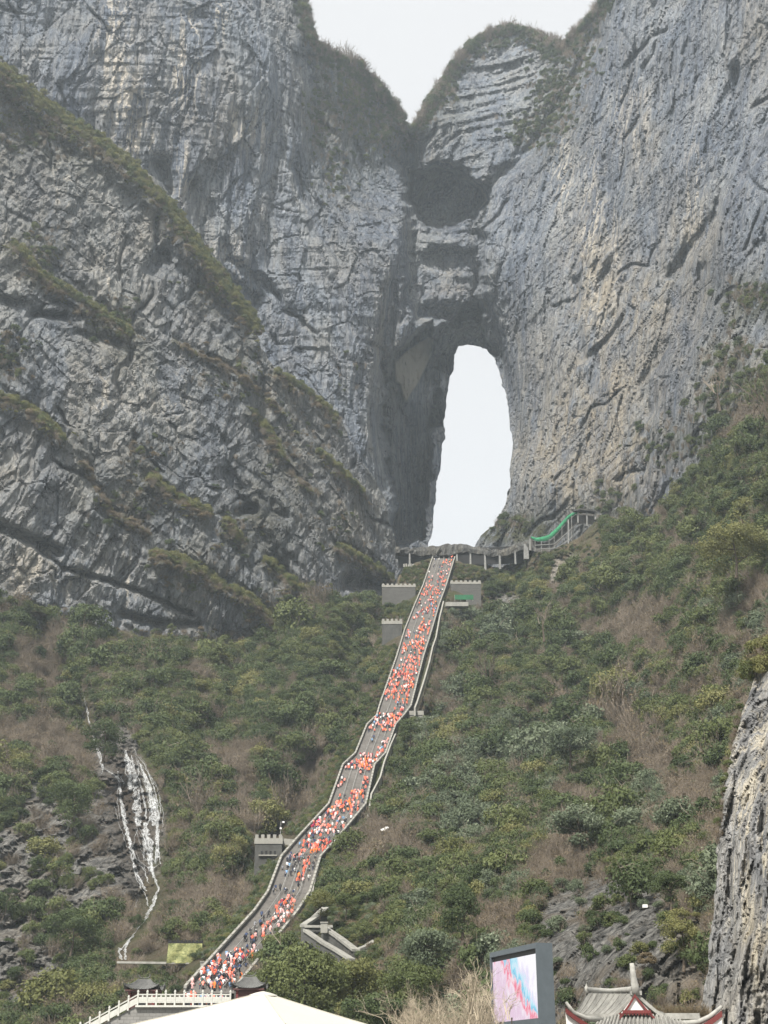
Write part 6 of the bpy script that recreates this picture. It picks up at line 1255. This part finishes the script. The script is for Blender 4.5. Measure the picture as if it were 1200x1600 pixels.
for i, (y, v_, q, jk) in enumerate(people):
    rain = jk in ('orange-red', 'bright orange', 'salmon pink', 'pale pink') and rp_.random() < .75; bi = rp_.choice([0, 1, 2, 4, 0, 1, 3, 5] if y > 1345 else [0, 1, 2, 4]); tk = rp_.choice(['black', 'black', 'dark blue', 'grey', 'beige'] if not rain else ['black', 'dark blue'])
    hat = rp_.choice([None, None, None, 'white', 'dark red', 'navy blue']) if not rain else None
    rz = rp_.gauss(0, .45) + (-.25 if y > 1150 else -.12)
    if rp_.random() < .16: rz += math.pi
    s_ = rp_.uniform(.92, 1.07); me = pmesh(bi, jk, tk, rain, rain and rp_.random() < .6, hat)
    if i < 298:
        where = 'behind the terrace balustrade' if y == 1560 else [f_[2] for f_ in FL if f_[0] <= y < f_[1]][0] + ', ' + ('left edge' if v_ < .22 else 'centre left' if v_ < .45 else 'centre' if v_ < .62 else 'centre right' if v_ < .82 else 'right edge')
        if y == 1560: where += (' near the gatehouse' if q[0] > at(325, 1560, 165)[0] else ' near its left half')
        lab = ('person in ' + jk + (' raincoat ' if rain else ' top, ') + ('' if rain or hat else tk + ' trousers, ') + (hat + ' hat, ' if hat else '') + ('arms raised, ' if bi == 5 else 'standing, ' if bi == 3 and not hat else '') + where).replace('raincoat arms', 'raincoat, arms').replace('raincoat standing', 'raincoat, standing')
        if len(lab.replace('-', ' ').split()) > 15: lab = lab.replace(', ' + tk + ' trousers', '')
        if len(lab.replace('-', ' ').split()) > 15: lab = lab.replace('standing, ', '').replace('arms raised, ', '')
        o = link('person', me, None, q, rz); bag = rp_.random() < .38; o.scale = (s_, s_, s_); tag(o, lab, 'person', 'people climbing the long stairway')
        if bag: link('backpack', BAGS[rp_.randrange(3)], o, (0, POSES[bi][4] * .3 - .21, 0))
    else: far.append((me, q, rz, s_))
Vs, Ls, Ts, Mi, off, mat_ix, pc = [], [], [], [], 0, {}, {}
for me, q, rz, s_ in far:
    if me.name not in pc:
        v = np.zeros(len(me.vertices) * 3, np.float32); me.vertices.foreach_get('co', v); lp_ = np.zeros(len(me.loops), np.int32); me.loops.foreach_get('vertex_index', lp_); lt = np.zeros(len(me.polygons), np.int32); me.polygons.foreach_get('loop_total', lt); mi_ = np.zeros(len(me.polygons), np.int32); me.polygons.foreach_get('material_index', mi_)
        pc[me.name] = (v.reshape(-1, 3), lp_, lt, np.array([mat_ix.setdefault(mm, len(mat_ix)) for mm in me.materials])[mi_])
    v, lp_, lt, mi_ = pc[me.name]; c_, s1 = math.cos(rz), math.sin(rz)
    Vs.append((v * s_) @ np.array([[c_, s1, 0], [-s1, c_, 0], [0, 0, 1]]) + q); Ls.append(lp_ + off); Ts.append(lt); Mi.append(mi_); off += len(v)
cm = bpy.data.meshes.new('crowd'); V = np.vstack(Vs); L_ = np.concatenate(Ls); T_ = np.concatenate(Ts)
cm.vertices.add(len(V)); cm.vertices.foreach_set('co', V.astype(np.float32).ravel()); cm.loops.add(len(L_)); cm.loops.foreach_set('vertex_index', L_.astype(np.int32)); cm.polygons.add(len(T_))
cm.polygons.foreach_set('loop_start', np.concatenate([[0], np.cumsum(T_)[:-1]]).astype(np.int32)); cm.polygons.foreach_set('loop_total', T_.astype(np.int32)); cm.polygons.foreach_set('material_index', np.concatenate(Mi).astype(np.int32)); cm.polygons.foreach_set('use_smooth', np.full(len(T_), True)); cm.update(calc_edges=True)
for mm in mat_ix: cm.materials.append(mm)
co = link('crowd', cm); tag(co, kind='stuff'); print('people', len(people), 'far', len(far), 'tris', len(cm.polygons))
# ------------------------------------------------------------------ haze in the valley air
hb = MB().box(-1400, 1400, -350, 2100, -1.0, 900)
haze = hb.build('haze', None); haze.data.materials.clear()
m = bpy.data.materials.new('haze_air'); m.use_nodes = True; n = m.node_tree; n.nodes.clear()
o = n.nodes.new('ShaderNodeOutputMaterial'); pv = n.nodes.new('ShaderNodeVolumePrincipled'); n.links.new(pv.outputs[0], o.inputs['Volume'])
pv.inputs['Color'].default_value = (.80, .91, 1.0, 1); pv.inputs['Density'].default_value = .00015; pv.inputs['Anisotropy'].default_value = 0.2
haze.data.materials.append(m); tag(haze, kind='stuff')
